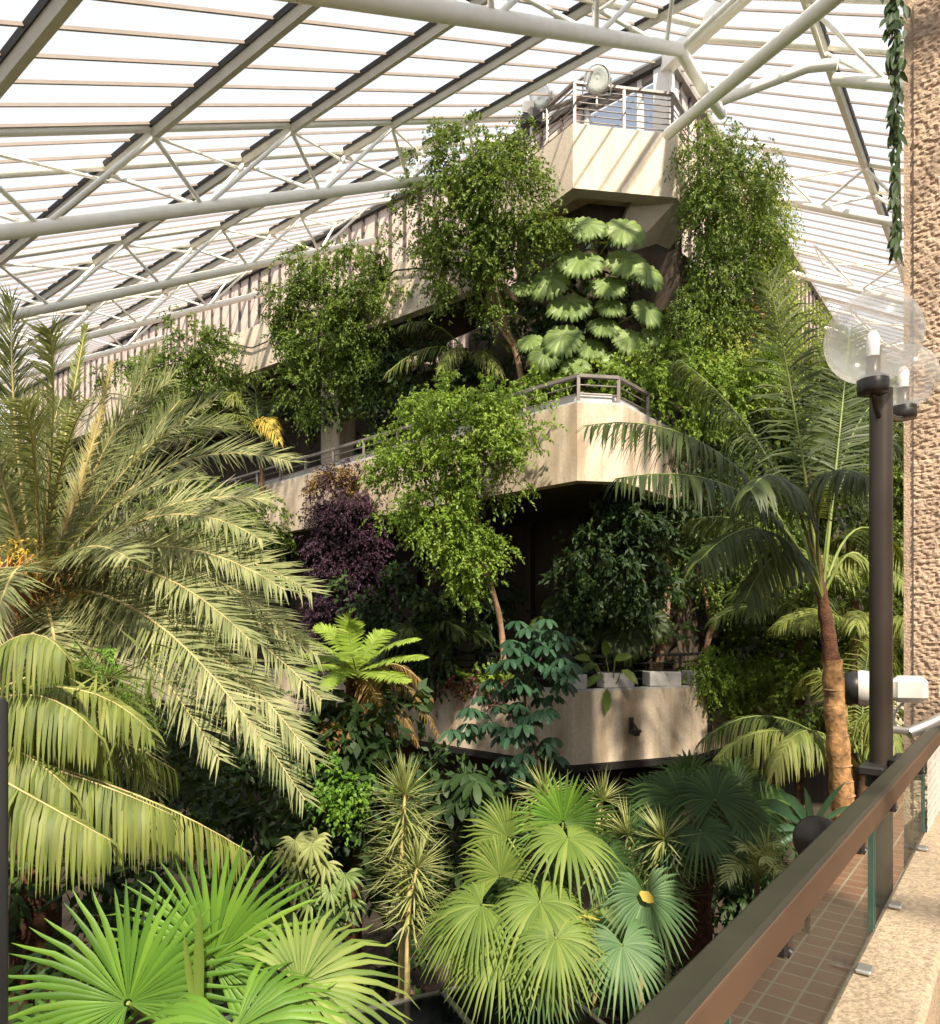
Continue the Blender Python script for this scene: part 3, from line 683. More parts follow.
def foliage(parent, blobs, mat, leaf=(.085,.032), dens=1.0, twig=.42, name='foliage', per=13, droop=.65, clump=.28, drape=0.0, depth=.75):
    if mat.name in ('weeping fig leaf', 'bright fig leaf', 'lime hanging leaf') and per == 13: leaf = (leaf[0]*.68, leaf[1]*.95); dens *= 2.9; twig *= .62
    """blobs: (px, py, Y, rx_px, ry_px[, ry depth factor]) leafy masses of drooping sprays"""
    lb = LB()
    for bl in blobs:
        px, py, Y, rx, ry = bl[:5]; c = np.array(P(px, py, Y)); k = Y/F
        R3 = np.array([rx*k, depth*(rx+ry)/2*k if len(bl) < 6 else bl[5], ry*k])
        area = (R3[0]*R3[2] + R3[0]*R3[1] + R3[1]*R3[2])/3*4*math.pi
        nc = max(4, int(area*5.5*dens)); d = nrm(RNG.normal(0, 1, (nc, 3))); d[:,1] -= .25; d = nrm(d)
        rr = RNG.uniform(.45, 1.12, nc)[:, None]; cc = c + d*R3*rr
        if nc > 12 and not drape:
            kp = np.array([noise.noise(Vector(q)*2.3 + Vector((5,3,1))) for q in cc]) > -.10 - .25*(dens < .6)
            cc = cc[kp]; d = d[kp]; nc = len(cc)
            if nc == 0: continue
        nt = 9; base = np.repeat(cc, nt, 0); dr = nrm(np.repeat(d, nt, 0)*1.0 + RNG.normal(0, .75, (nc*nt, 3)) + np.array([0,0,.25]))
        base = base + RNG.normal(0, clump*.35, base.shape)
        TL = twig*RNG.uniform(.55, 1.2, len(base))
        k_ = np.linspace(.12, 1, per)
        B0 = np.repeat(base, per, 0); DD = np.repeat(dr, per, 0); u = np.tile(k_, len(base)); TLr = np.repeat(TL, per)
        pos = B0 + DD*(TLr*u)[:, None]; pos[:, 2] -= (droop*TLr*u*u) + drape*TLr*u
        tang = DD.copy(); tang[:, 2] -= 2*droop*u + drape; tang = nrm(tang)
        pos += RNG.normal(0, .012, pos.shape)
        LD = nrm(tang + RNG.normal(0, .65, pos.shape) + np.array([0,0,-.15]))
        Nr = nrm(RNG.normal(0, .6, pos.shape) + np.array([0,-.45,.9]))
        lb.blades(pos, LD, Nr, leaf[0]*RNG.uniform(.7, 1.25, len(pos)), leaf[1]*RNG.uniform(.8, 1.2, len(pos)), .15, prof=((0,.15),(.4,1),(1,.05)))
    return lb.build(name, mat, parent)
def wood(parent, paths, mat, name='trunk'):
    m = MB()
    for pts, r0, r1 in paths:
        pts = [P(*q) for q in pts]
        # round the polyline
        out = []
        for i in range(len(pts)-1):
            a, b = pts[i], pts[i+1]; pa = pts[i-1] if i else a*2-b; pb = pts[i+2] if i < len(pts)-2 else b*2-a
            for j in range(6):
                t = j/6; out.append(.5*((2*a)+(b-pa)*t+(2*pa-5*a+4*b-pb)*t*t+(3*a-pa-3*b+pb)*t**3))
        out.append(pts[-1]); n = len(out)
        rr = [(r0 + (r1-r0)*i/(n-1))*(1+.10*math.sin(i*2.1)) for i in range(n)]
        m.tube(out, rr, 10)
    return m.build(name, mat, parent)
def rooted(px, py, Y, z):
    p = P(px, py, Y); return (px, HY - z*F/Y, Y)
def tree(name, label, cat, base, blobs, mat, trunks, bark, group=None, **kw):
    t = thing(name, base, label, cat, group)
    if trunks: wood(t, trunks, bark)
    foliage(t, blobs, mat, **kw); return t
def bigleaf(parent, c, size, facing, tipdir, mat, lobes=9, name='leaf', cut=.45):
    """broad heart shaped leaf cut into lobes"""
    c = np.array(c, float); N = nrm(np.array(facing, float)); A = np.array(tipdir, float); A = nrm(A-N*(A@N)); S = np.cross(N, A)
    lb = LB(); n = lobes
    for sg in (-1, 1):
        a = np.radians(np.linspace(6, 155, n)); Ln = size*(1.0 - .42*(a/math.pi))
        org = c + A[None]*(np.linspace(.30, -.12, n)*size)[:, None]
        D = A[None]*np.cos(a)[:, None] + S[None]*(sg*np.sin(a))[:, None]
        L_ = Ln*np.where(a < .3, .72, .62)
        w_ = size*.30*np.ones(n)*(9/n)
        side = nrm(np.cross(D, np.broadcast_to(N, D.shape))); rows = []
        for t, wd in ((0,.35),(.35,.8),(.7,1.0),(.9,.75),(1,.15)):
            q = org + D*(L_*t)[:, None] - N*(size*.22*t*t) ; q[:, 2] -= size*.1*t*t
            rid = N*(w_*wd*.12)[:, None]; hw = side*(w_*wd/2)[:, None]; rows.append(np.stack([q-hw, q+rid, q+hw], 1))
        lb.grid(np.stack(rows, 1))
    return lb.build(name, mat, parent)
def rosette(lb, c, n, L, W, axis=(0,0,1), spread=(10, 110), droop=.15):
    A = nrm(np.array(axis, float)); u = nrm(np.cross(A, [0.3,1,0.1])); v = np.cross(A, u)
    th = np.radians(RNG.uniform(spread[0], spread[1], n)); ph = RNG.uniform(0, 2*np.pi, n)
    D = A*np.cos(th)[:, None] + (u*np.cos(ph)[:, None] + v*np.sin(ph)[:, None])*np.sin(th)[:, None]
    Nr = nrm(A - D*(D@A)[:, None] + RNG.normal(0,.05,D.shape))
    lb.blades(np.tile(np.array(c, float), (n,1)) + D*.02, D, Nr, L*RNG.uniform(.75, 1.1, n), W, droop, prof=((0,.7),(.4,1),(1,.04)), fold=.12)

# ------------------------------------------------------------------ weeping figs and climbers on the terraces
tree('weeping_fig', 'bright green weeping fig with slim bare trunk leaning over the middle balcony', 'tree', P(503,650,12.6),
     [(470,425,11.2,62,42),(425,450,11.4,48,42),(490,470,11.0,45,45),(430,520,11.3,48,45),(465,560,11.3,32,38),(395,470,11.6,28,18),(505,405,11.2,35,22),(445,400,11.5,40,18),(455,590,11.4,15,20),(520,440,11.0,28,14)],
     M['fig_bright'], [([(504,668,12.6),(500,620,12.5),(487,572,12.2),(478,535,11.9),(474,480,11.6),(465,440,11.4)],.055,.025),([(487,578,12.2),(468,555,12.0),(464,520,11.8),(468,480,11.6)],.03,.015),([(466,555,12.0),(448,545,11.8),(440,515,11.6)],.02,.01),([(475,490,11.6),(495,450,11.4),(505,415,11.3)],.02,.01)], M['bark'], leaf=(.088,.034), dens=1.05, twig=.36)
tree('weeping_fig', 'tall weeping fig beside the topmost balcony with twisting bare stems', 'tree', P(522,400,13.6),
     [(470,170,13.0,55,42),(445,215,13.1,45,38),(500,200,12.8,45,45),(520,240,12.8,45,28),(470,250,13.0,50,32),(515,165,13.0,32,28),(490,290,13.2,30,26),(430,245,13.3,28,24),(545,228,12.8,24,14),(452,275,13.3,26,22)],
     M['fig'], [([(528,430,13.7),(520,370,13.6),(508,330,13.5),(494,300,13.3),(488,270,13.2),(485,220,13.1)],.06,.03),([(508,330,13.5),(500,290,13.4),(495,250,13.2)],.035,.02),([(512,345,13.5),(482,300,13.4),(478,270,13.2)],.03,.015)], M['bark'], leaf=(.095,.036), dens=.8, twig=.42)
tree('weeping_fig', 'broad weeping fig hanging over the upper left parapet', 'tree', P(380,400,16.8),
     [(345,285,15.6,62,36),(310,305,15.8,42,32),(375,310,15.5,45,36),(335,345,15.6,52,34),(395,270,15.6,30,26),(310,385,15.8,40,30),(360,380,15.8,45,26),(290,330,15.9,18,24)],
     M['fig'], [([(392,430,17.0),(380,385,16.8),(372,345,16.5),(368,320,16.2),(360,290,15.9)],.09,.04),([(376,360,16.6),(392,330,16.4),(396,300,16.0)],.05,.02)], M['bark_dark'], leaf=(.10,.038), dens=.8, twig=.48)
tree('weeping_fig', 'smaller green fig spilling down in front of the far left parapet', 'tree', P(190,450,19),
     [(190,345,17.8,36,25),(215,360,17.6,24,32),(165,360,18.0,32,26),(200,395,17.8,38,28),(160,400,18.0,30,24),(125,380,18.2,30,20)],
     M['fig'], [([(190,470,19.2),(188,400,18.8),(192,350,18.2)],.09,.04)], M['bark_dark'], leaf=(.11,.042), dens=.6, twig=.5)
tree('climbing_vine', 'lush green vine cascading beside the right end of the topmost balcony', 'vine', P(735,330,13.6),
     [(712,160,13.3,30,34),(735,190,13.4,38,40),(712,215,13.2,26,40),(742,245,13.5,34,40),(718,280,13.3,32,34),(700,320,13.2,40,28)],
     M['fig'], [([(725,420,13.9),(722,330,13.9),(715,250,13.8),(712,170,13.7)],.05,.02)], M['bark_dark'], leaf=(.085,.034), dens=.75, twig=.5, drape=.5)
tree('climbing_vine', 'lime yellow vine hanging down the right flank of the tower', 'vine', P(770,400,14),
     [(752,185,13.9,22,22),(760,230,14.0,22,36),(768,275,14.0,20,34),(752,300,13.6,22,36),(735,350,13.3,40,30),(780,310,14.2,16,24),(800,330,14.6,26,22),(840,345,15.5,24,18),(760,345,13.8,34,30)],
     M['fig_yellow'], [([(770,480,14.6),(765,360,14.4),(762,240,14.5)],.05,.02)], M['bark_dark'], leaf=(.085,.034), dens=.75, twig=.5, drape=.7)
t = thing('dead_foliage', P(750,310,13.4), 'dry orange brown patch in the hanging vine right of the topmost balcony', 'dead leaves')
foliage(t, [(745,318,13.3,13,20)], M['fern_brown'], leaf=(.09,.035), dens=1.0, twig=.3)
tree('leafy_shrub', 'bright leafy shrub overflowing the corner of the middle balcony', 'shrub', P(680,420,12.6),
     [(640,375,12.4,38,22),(680,370,12.6,40,28),(690,410,12.4,42,30),(650,400,12.3,26,18),(720,400,12.6,34,34),(745,370,12.8,34,26)],
     M['fig_bright'], [([(680,470,12.9),(682,420,12.8),(690,385,12.7)],.05,.02)], M['bark'], leaf=(.10,.042), dens=.75, twig=.36)
tree('rubber_fig', 'dark fig hanging in shade under the middle balcony on the right', 'tree', P(650,700,13),
     [(600,550,12.0,34,26),(640,580,12.4,44,34),(620,520,12.2,30,26),(670,540,12.6,44,34),(585,590,12.4,26,24),(700,500,12.8,50,36)],
     M['dark_leaf'], [([(655,690,13.2),(664,620,13.2),(668,580,13.1),(660,540,13.0)],.11,.05),([(664,640,13.2),(655,600,13.0),(635,570,12.6)],.04,.02)], M['bark'], leaf=(.12,.05), dens=.8, twig=.4)
tree('terrace_tree', 'pale forked trunk tree standing behind the lowest balcony railing on the right', 'tree', P(705,680,14),
     [(700,560,13.6,44,34),(740,530,13.8,44,44),(770,590,14,40,34),(735,600,14,34,24),(780,520,14.2,34,44)],
     M['fig'], [([(702,690,14),(708,640,13.9),(718,615,13.8),(735,590,13.8)],.07,.04),([(712,630,13.9),(706,600,13.8),(700,570,13.7)],.05,.03),([(735,592,13.8),(757,560,13.8)],.03,.015)], M['bark'], leaf=(.10,.042), dens=.7, twig=.4)
tree('leafy_shrub', 'green shrub in front of the distant left balcony below the fig', 'shrub', P(220,540,16),
     [(205,505,15.6,44,22),(250,515,15.6,36,20),(270,530,15.6,20,16),(170,520,15.6,34,22),(220,540,15.8,60,20)], M['fig'], None, None, leaf=(.12,.05), dens=.7, twig=.42)
t = thing('purple_creeper', P(350,640,15.0), 'dense dark purple creeper curtain hanging over the middle balcony at left', 'creeper')
foliage(t, [(330,500,14.9,20,26,.35),(352,500,14.7,32,28,.35),(335,545,14.9,24,34,.35),(362,545,14.7,24,34,.35),(345,595,14.8,34,36,.35),(370,590,14.7,20,40,.35),(338,635,14.9,28,30,.35),(370,630,14.7,22,30,.35)], M['purple'], leaf=(.06,.03), dens=5.0, twig=.24, per=12, droop=.5)
foliage(t, [(335,485,14.9,18,7,.2)], M['fern_brown'], leaf=(.06,.03), dens=14.0, twig=.25, name='dry_tips')

# big lobed philodendron leaves under the top balcony
t = thing('split_leaf_philodendron', P(590,380,13.2), 'climbing philodendron with big lobed leaves under the topmost balcony', 'climbing plant')
wood(t, [([(590,400,13.5),(592,340,13.5),(598,290,13.5),(595,240,13.4)],.05,.03),([(600,330,13.5),(630,300,13.4),(640,280,13.4)],.03,.02)], M['bark_dark'])
for (x, y, s_, tx) in [(586,232,24,-.1),(624,236,24,.5),(580,268,27,-.3),(626,268,26,.3),(550,286,24,-.6),(607,291,22,-.1),(569,311,26,-.3),(603,330,19,0),(563,343,23,-.2),(630,345,23,.3),(647,316,20,.5),(521,291,14,-.2),(647,278,20,.6),(590,352,20,.1),(545,360,20,-.4),(610,310,18,.2),(530,345,16,-.4),(655,340,18,.5),(575,370,18,0),(615,365,18,.2)]:
    Yl = 12.9 + RNG.uniform(-.2,.2); k = Yl/F
    fan(t, P(x, y-s_*.35, Yl), P(595, min(392, y+25), 13.45), (tx*.5 + RNG.uniform(-.15,.15), -1, .55 + RNG.uniform(-.2,.25)), (tx*.8, -.25, -.95), s_*k*.98, M['monstera'], M['stem'], 15, 335, .22, .80, 'leaf', .0, .010)
foliage(t, [(600,300,13.7,60,60,.2)], M['dark_leaf'], leaf=(.2,.10), dens=.5, twig=.4, per=6)
# ferny growth along the middle balcony top
t = thing('leafy_shrub', P(560,385,12.6), 'low green growth along the middle balcony under the philodendron', 'shrub')
foliage(t, [(550,385,12.8,30,12,.3),(590,380,12.6,28,12,.3),(520,395,13.0,16,10,.2)], M['fig_bright'], leaf=(.12,.045), dens=.8, twig=.3)

# palms in the recess behind the middle parapet
def palm(name, label, base, crown, fronds, mat, trunk=None, bark=None, group=None, stem='stem', **kw):
    t = thing(name, base, label, 'palm', group)
    if trunk: wood(t, [trunk], M[bark or 'bark_dark'])
    for f in fronds:
        c_, tip = P(*f[0]), P(*f[1]); mm = f[2] if len(f) > 2 and f[2] else mat
        k2 = dict(kw); 
        if len(f) > 3: k2.update(f[3])
        frond(t, P(*(f[4] if len(f) > 4 else crown)), c_, tip, M[mm], M[stem], **k2)
    return t
palm('recess_palm', 'small palm with drooping yellowish fronds in the dark upper recess', P(470,440,14.6), (475,365,14.5),
     [((440,325,14.2),(388,372,13.8)),((455,330,14),(442,368,13.6),'kentia_light'),((480,335,14),(498,372,13.7),'kentia_light'),((440,310,14.6),(402,325,14.2),'kentia'),((500,320,14.6),(525,350,14.2),'kentia')],
     'kentia_light', trunk=([(478,440,14.7),(475,365,14.5)],.06,.05), n=40, L=.55, W=.022, droop=.9, lift=.1)
palm('recess_palm', 'palm with one yellow frond tip in the recess at far left', P(262,470,17), (262,440,17),
     [((240,405,16.6),(218,418,16.2)),((262,395,16.6),(278,440,16.2),'yellow'),((230,380,17),(235,400,16.6),'kentia_light'),((280,370,17),(300,400,16.6),'kentia'),((250,380,17),(262,372,16.6),'kentia')],
     'kentia_light', trunk=([(262,500,17.2),(262,440,17)],.07,.05), n=40, L=.6, W=.026, droop=.8, lift=.1)
palm('recess_palm', 'shaded palm behind the lowest railing left of the slim fig trunk', P(440,690,14), (432,655,13.6),
     [((415,610,13.2),(392,640,12.9)),((440,600,13.2),(460,635,12.9)),((430,595,13.6),(420,605,13.2)),((460,610,13.4),(485,640,13.2)),((400,620,13.6),(375,660,13.3))],
     'kentia', trunk=([(432,700,13.8),(432,655,13.6)],.08,.06), n=40, L=.5, W=.03, droop=.7)
t = thing('split_leaf_philodendron', P(610,680,12.6), 'dark split leaf plant in the shade behind the lowest balcony railing', 'climbing plant')
for (x, y, s_) in [(575,640,22),(600,625,24),(625,640,24),(590,600,22),(615,605,22),(650,625,22),(560,610,20),(640,600,20),(560,650,18),(545,630,18)]:
    Yl = 12.7 + RNG.uniform(-.2,.3); fan(t, P(x,y-6,Yl), P(608,690,13.2), (RNG.uniform(-.4,.4), -1, .7), (RNG.uniform(-.5,.5), -.2, -1), s_*Yl/F*1.1, M['kentia'], M['stem'], 15, 335, .3, .78, 'leaf', .0, .010)

# trough plants on the lowest balcony, left wing
t = thing('trough_plants', P(450,670,14), 'low trough plants with lime and dark red leaves along the lowest balcony left wing', 'trough plants', None)
def along(f): return Vector((1.68,11.75,0)).lerp(Vector((-12.6,25.5,0)), f)
bl = []; bl2 = []
for k in range(13):
    q = along(.02 + .022*k) + Vector((.12,.12,0)); px = CX + q.x/q.y*F
    if px > 505: continue
    bl.append((px, HY + .93*F/q.y, q.y, 12, 6, .22)); bl2.append((px+3, HY + 1.04*F/q.y, q.y-.05, 11, 6, .25))
foliage(t, bl, M['fig_bright'], leaf=(.11,.06), dens=1.4, twig=.16, per=6, droop=.4, name='lime_leaves')
foliage(t, bl2, M['red_leaf'], leaf=(.09,.05), dens=1.6, twig=.2, per=7, droop=1.0, name='red_leaves')
# big soft leaf plant on the planter box
t = thing('banana_like_plant', P(610,700,12.3), 'plant with a few broad paddle leaves drooping over the first planter box', 'plant')
lb = LB()
for (x, y, dx, dz, L_) in [(606,664,-.1,1,.3),(600,684,-.8,-.3,.38),(607,697,-.1,-1,.42),(622,678,.5,-.3,.36),(615,668,.8,.5,.3),(590,668,-.8,.4,.3),(596,672,-.9,-.2,.34)]:
    wood(t, [([(612,692,12.3),((612+x)/2,(686+y)/2,12.1),(x,y-8,12.0)],.012,.008)], M['stem'], 'stalk'); lb.blades([P(x,y-8,12.0)], [(dx,-.25,dz)], [(dx*.3,-1,.55)], L_, .15, .3, prof=((0,.15),(.2,.8),(.5,1),(.8,.65),(1,.05)), fold=.15)
lb.build('leaf', M['fig'], t)
tree('hanging_creeper', 'bright creeper spilling over the right end of the lowest balcony', 'creeper', P(725,690,13.2),
     [(712,668,12.9,22,14),(730,675,13.2,22,22),(738,692,13.4,16,18),(722,695,13.1,8,16),(705,690,12.9,5,16)], M['fig_bright'], None, None, leaf=(.08,.036), dens=1.0, twig=.3, drape=.5)
tree('feathery_shrub', 'feathery lime green shrub right of the hanging creeper', 'shrub', P(765,720,13.2),
     [(765,672,13.4,16,22),(775,690,13.3,14,22),(760,700,13.5,20,20)], M['fig_yellow'], None, None, leaf=(.045,.012), dens=2.5, twig=.26)
tree('clipped_shrub', 'dark green shrub between the hanging creeper and the feathery shrub', 'shrub', P(745,730,13.8), [(745,690,13.8,22,26)], M['fig'], None, None, leaf=(.06,.03), dens=1.3, twig=.22)
# umbrella tree
t = thing('umbrella_tree', P(520,790,11.2), 'blue green umbrella tree hanging in front of the lowest balcony corner', 'tree')
wood(t, [([(548,830,10.6),(540,770,10.7),(528,720,10.8),(520,660,10.9)],.035,.02),([(535,745,10.75),(505,710,10.7),(485,705,10.7)],.02,.01),([(525,690,10.8),(545,650,10.8)],.02,.01)], M['bark_dark'])
def umbrella_leaves(parent, spots, mat, L_=.24, W_=.085):
    lb = LB()
    for (x, y, Y) in spots:
        c = np.array(P(x, y, Y)); n = 8; a = np.linspace(0, 2*np.pi, n, endpoint=False) + RNG.random()
        D = np.stack([np.cos(a), np.sin(a)*.8 - .1, -.55 + .25*RNG.random(n)], 1)
        lb.blades(np.tile(c, (n,1)) + D*.03, D, np.tile([0,-.35,1.0], (n,1)) + D*np.array([.5,.5,0]), L_*RNG.uniform(.8,1.15,n), W_, .45, prof=((0,.12),(.3,.8),(.65,1),(.9,.6),(1,.05)), fold=.1)
    return lb.build('leaves', mat, parent)
sp = [(x + RNG.uniform(-5,5), y + RNG.uniform(-5,5), 10.6 + RNG.uniform(-.3,.4)) for x, y in [(528,625),(550,630),(510,640),(540,645),(560,648),(525,660),(500,662),(548,668),(515,680),(535,690),(560,680),(500,700),(480,712),(520,705),(545,712),(530,730),(510,735),(550,740),(490,725),(535,755),(470,720),(520,765),(548,775)]]
sp += [(x + RNG.uniform(-18,18), y + RNG.uniform(-20,20), Y + RNG.uniform(-.2,.5)) for x, y, Y in sp for _ in range(3)]
umbrella_leaves(t, sp, M['blue_leaf'], .23, .088)

# dark shrub masses added to deepen the shade in the terrace recesses
tree('recess_shade_shrub', 'shrub mass added for shade behind the lowest balcony railing left of the slim fig trunk', 'shrub', P(420,680,14.4),
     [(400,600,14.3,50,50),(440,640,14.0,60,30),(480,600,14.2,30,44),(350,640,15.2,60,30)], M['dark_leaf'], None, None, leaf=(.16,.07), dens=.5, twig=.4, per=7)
tree('recess_shade_shrub', 'dark shrub mass inside the upper recess behind the broad weeping fig', 'shrub', P(430,470,15.2),
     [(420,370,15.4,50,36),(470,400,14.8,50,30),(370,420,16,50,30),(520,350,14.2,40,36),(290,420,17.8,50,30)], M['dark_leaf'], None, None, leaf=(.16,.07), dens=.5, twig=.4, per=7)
tree('recess_shade_shrub', 'dark shrub mass under the left wing of the lowest balcony', 'shrub', P(250,850,13),
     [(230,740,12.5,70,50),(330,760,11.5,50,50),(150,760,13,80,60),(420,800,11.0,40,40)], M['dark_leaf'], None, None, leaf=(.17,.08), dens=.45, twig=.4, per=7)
tree('recess_shade_shrub', 'dark leafy mass under the middle balcony right of its corner', 'shrub', P(690,640,14),
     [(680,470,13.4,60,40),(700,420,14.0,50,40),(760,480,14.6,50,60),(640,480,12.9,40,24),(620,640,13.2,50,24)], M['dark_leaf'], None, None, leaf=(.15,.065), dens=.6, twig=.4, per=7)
# ------------------------------------------------------------------ date palm at the left
t = thing('date_palm', P(30,1100,8.2), 'large grey green date palm with arching feather fronds filling the left side', 'palm')
C0 = (38,596,8.0)
wood(t, [([rooted(35,0,8.3,-6.5),(36,800,8.2),(38,640,8.1),C0],.26,.20)], M['fibre'])
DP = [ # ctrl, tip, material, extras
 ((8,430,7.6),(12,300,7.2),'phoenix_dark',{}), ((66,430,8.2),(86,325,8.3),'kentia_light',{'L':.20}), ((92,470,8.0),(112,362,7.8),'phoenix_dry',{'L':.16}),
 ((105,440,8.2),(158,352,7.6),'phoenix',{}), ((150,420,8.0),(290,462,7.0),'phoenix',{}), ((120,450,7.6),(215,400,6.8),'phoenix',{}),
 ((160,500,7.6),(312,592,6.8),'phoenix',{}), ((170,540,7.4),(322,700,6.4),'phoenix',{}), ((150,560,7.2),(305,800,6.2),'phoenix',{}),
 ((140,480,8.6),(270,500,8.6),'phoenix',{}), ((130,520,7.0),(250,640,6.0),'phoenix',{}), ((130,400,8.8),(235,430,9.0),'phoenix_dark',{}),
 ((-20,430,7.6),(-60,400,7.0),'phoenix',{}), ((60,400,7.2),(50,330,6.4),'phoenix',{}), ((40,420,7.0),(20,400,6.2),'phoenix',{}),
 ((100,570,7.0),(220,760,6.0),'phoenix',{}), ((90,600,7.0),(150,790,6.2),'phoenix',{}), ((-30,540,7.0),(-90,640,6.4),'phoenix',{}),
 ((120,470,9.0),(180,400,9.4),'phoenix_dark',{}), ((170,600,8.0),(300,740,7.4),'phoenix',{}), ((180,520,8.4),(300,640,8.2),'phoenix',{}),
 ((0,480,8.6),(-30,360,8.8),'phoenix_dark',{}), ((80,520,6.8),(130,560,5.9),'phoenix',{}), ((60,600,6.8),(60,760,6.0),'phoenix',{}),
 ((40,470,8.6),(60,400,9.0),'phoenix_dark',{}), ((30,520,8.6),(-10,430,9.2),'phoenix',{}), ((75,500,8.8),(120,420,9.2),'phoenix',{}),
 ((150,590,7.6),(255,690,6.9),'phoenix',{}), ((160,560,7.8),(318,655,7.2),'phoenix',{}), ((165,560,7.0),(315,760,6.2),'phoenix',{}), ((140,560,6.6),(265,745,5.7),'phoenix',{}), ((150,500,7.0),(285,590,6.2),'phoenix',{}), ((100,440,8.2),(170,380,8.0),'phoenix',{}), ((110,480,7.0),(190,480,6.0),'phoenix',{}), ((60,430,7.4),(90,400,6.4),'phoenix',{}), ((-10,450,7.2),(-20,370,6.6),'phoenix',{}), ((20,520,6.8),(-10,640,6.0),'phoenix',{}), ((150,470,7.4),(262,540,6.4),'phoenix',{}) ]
for cpt, tip, mm, ex in DP:
    frond(t, P(*C0), P(*cpt), P(*tip), M[mm], M['stem_pale'], **{**dict(n=112, L=.54, W=.021, ang=50, lift=.10, droop=.12, start=.10, bias=(0,-.7,.7), r0=.024, jit=.16, ph=True), **ex})
m = MB()
for k in range(120):
    a = RNG.uniform(-1,1,3); p = P(25 + 35*a[0], 575 + 22*a[1], 7.7 + .2*a[2]); q = p + Vector((RNG.normal(0,.12), -.1, -.25 - .15*RNG.random()))
    m.tube([p, (p+q)/2 + Vector((RNG.normal(0,.04),-.03,.03)), q], .006, 4, cap=False)
m.build('fruit_strands', M['orange'], t)
foliage(t, [(22,570,7.6,34,26,.2),(100,600,7.5,26,14,.2)], M['yellow'], leaf=(.05,.018), dens=2.2, twig=.2, name='flower_sprays', per=8)
foliage(t, [(40,612,7.5,50,14,.2),(80,595,7.5,28,12,.2)], M['fern_brown'], leaf=(.14,.014), dens=2.6, twig=.22, name='dry_fibre', per=8)
# kentia palm hanging fronds in front of it
t = thing('kentia_palm', P(-60,1100,5.4), 'kentia palm with combed hanging leaflets entering from the lower left edge', 'palm')
wood(t, [([rooted(-60,0,5.8,-6.5),(-60,1000,5.7),(-70,760,5.6)],.12,.09)], M['kentia_bark'])
for cpt, tip, mm, ex in [((15,585,5.0),(66,655,4.8),'kentia_light',{'L':.50}), ((30,650,4.9),(98,735,4.7),'kentia_light',{'L':.52}), ((60,640,5.4),(150,730,5.2),'kentia_light',{'L':.45,'droop':1.0}), ((70,765,4.8),(172,815,4.7),'kentia_light',{'L':.62}), ((120,770,5.2),(245,850,5.2),'kentia_light',{'L':.5}), ((20,790,4.5),(110,840,4.4),'kentia_light',{'L':.55}), ((50,690,5.6),(175,770,6.0),'kentia_light',{'L':.55}), ((0,720,5.0),(70,790,4.7),'kentia_light',{'L':.6}), ((40,640,5.8),(120,680,6.2),'kentia',{'L':.5})]:
    frond(t, P(-70,740,5.6), P(*cpt), P(*tip), M[mm], M['stem_pale'], **{**dict(n=84, L=.72, W=.024, ang=62, lift=-.05, droop=2.6, start=.12, bias=(0,-.3,1), r0=.014, jit=.08), **ex})
foliage(t, [(60,700,5.8,90,40,.4)], M['kentia_light'], leaf=(.3,.02), dens=.5, twig=.4, name='inner_leaflets', per=6)
tree('leafy_shrub', 'fine bright green tuft showing between the palm fronds at left', 'shrub', P(120,690,6.6), [(120,685,6.2,30,22),(95,665,6.2,22,16),(8,685,5.2,14,14)], M['fan_bright'], None, None, leaf=(.05,.018), dens=2.0, twig=.2)
# bright fan palm, bottom left
t = thing('fan_palm', P(190,1100,3.3), 'bright green fan palm at the bottom left corner close to the camera', 'palm')
H = P(205,1085,3.4)
wood(t, [([rooted(205,0,3.45,-6.5),(205,1200,3.42),(205,1085,3.4)],.09,.06)], M['fibre'])
fan(t, P(128,1003,3.0), H, (.1,-1,.35), (-.45,0,.85), .60, M['fan_bright'], M['stem'], 44, 290, .16, .42)
fan(t, P(212,960,3.2), H, (.05,-1,.25), (.25,0,1), .60, M['fan_bright'], M['stem'], 44, 270, .14, .42)
fan(t, P(300,985,2.95), H, (.25,-.75,.75), (.75,-.3,.3), .50, M['fan'], M['stem'], 40, 300, .30, .42)
fan(t, P(235,1030,2.7), H, (0,-.7,.9), (.3,-.6,-.3), .55, M['fan_bright'], M['stem'], 40, 300, .40, .42)
fan(t, P(60,1050,3.1), H, (-.2,-.6,.9), (-.9,-.3,.2), .5, M['fan_bright'], M['stem'], 40, 280, .3, .42)
lb = LB(); lb.blades([P(200,1010,2.9),P(196,1015,2.9)], [(.02,-.05,1),(-.12,-.05,1)], [(0,-1,0)]*2, [.42,.34], [.045,.03], 0, prof=((0,.8),(.5,1),(.85,.6),(1,.1)), fold=.3); lb.build('spear', M['fan'], t)
# tree fern with climbers on its trunk
t = thing('tree_fern', P(355,1000,9.2), 'lime green tree fern with brown skirt in the middle left', 'tree fern')
wood(t, [([rooted(350,0,9.4,-6.5),(350,800,9.3),(356,672,9.2)],.17,.13)], M['fibre'])
CF = (356,672,9.1)
for cpt, tip in [((330,640,8.8),(296,642,8.4)),((345,620,9.0),(352,612,8.9)),((335,625,9.0),(315,628,9.0)),((385,640,8.8),(418,640,8.4)),((390,655,8.6),(425,658,8.2)),((330,660,8.6),(305,672,8.0)),((375,630,9.2),(392,632,9.4)),((340,665,8.4),(325,690,7.8)),((380,670,8.4),(408,682,7.9)),((350,640,8.6),(345,660,7.7)),((320,645,9.4),(292,660,9.6))]:
    frond(t, P(*CF), P(*cpt), P(*tip), M['fern'], M['stem'], n=46, L=.22, W=.030, ang=72, lift=.05, droop=.15, start=.06, bias=(0,-.45,1), r0=.009, env=.15, jit=.04)
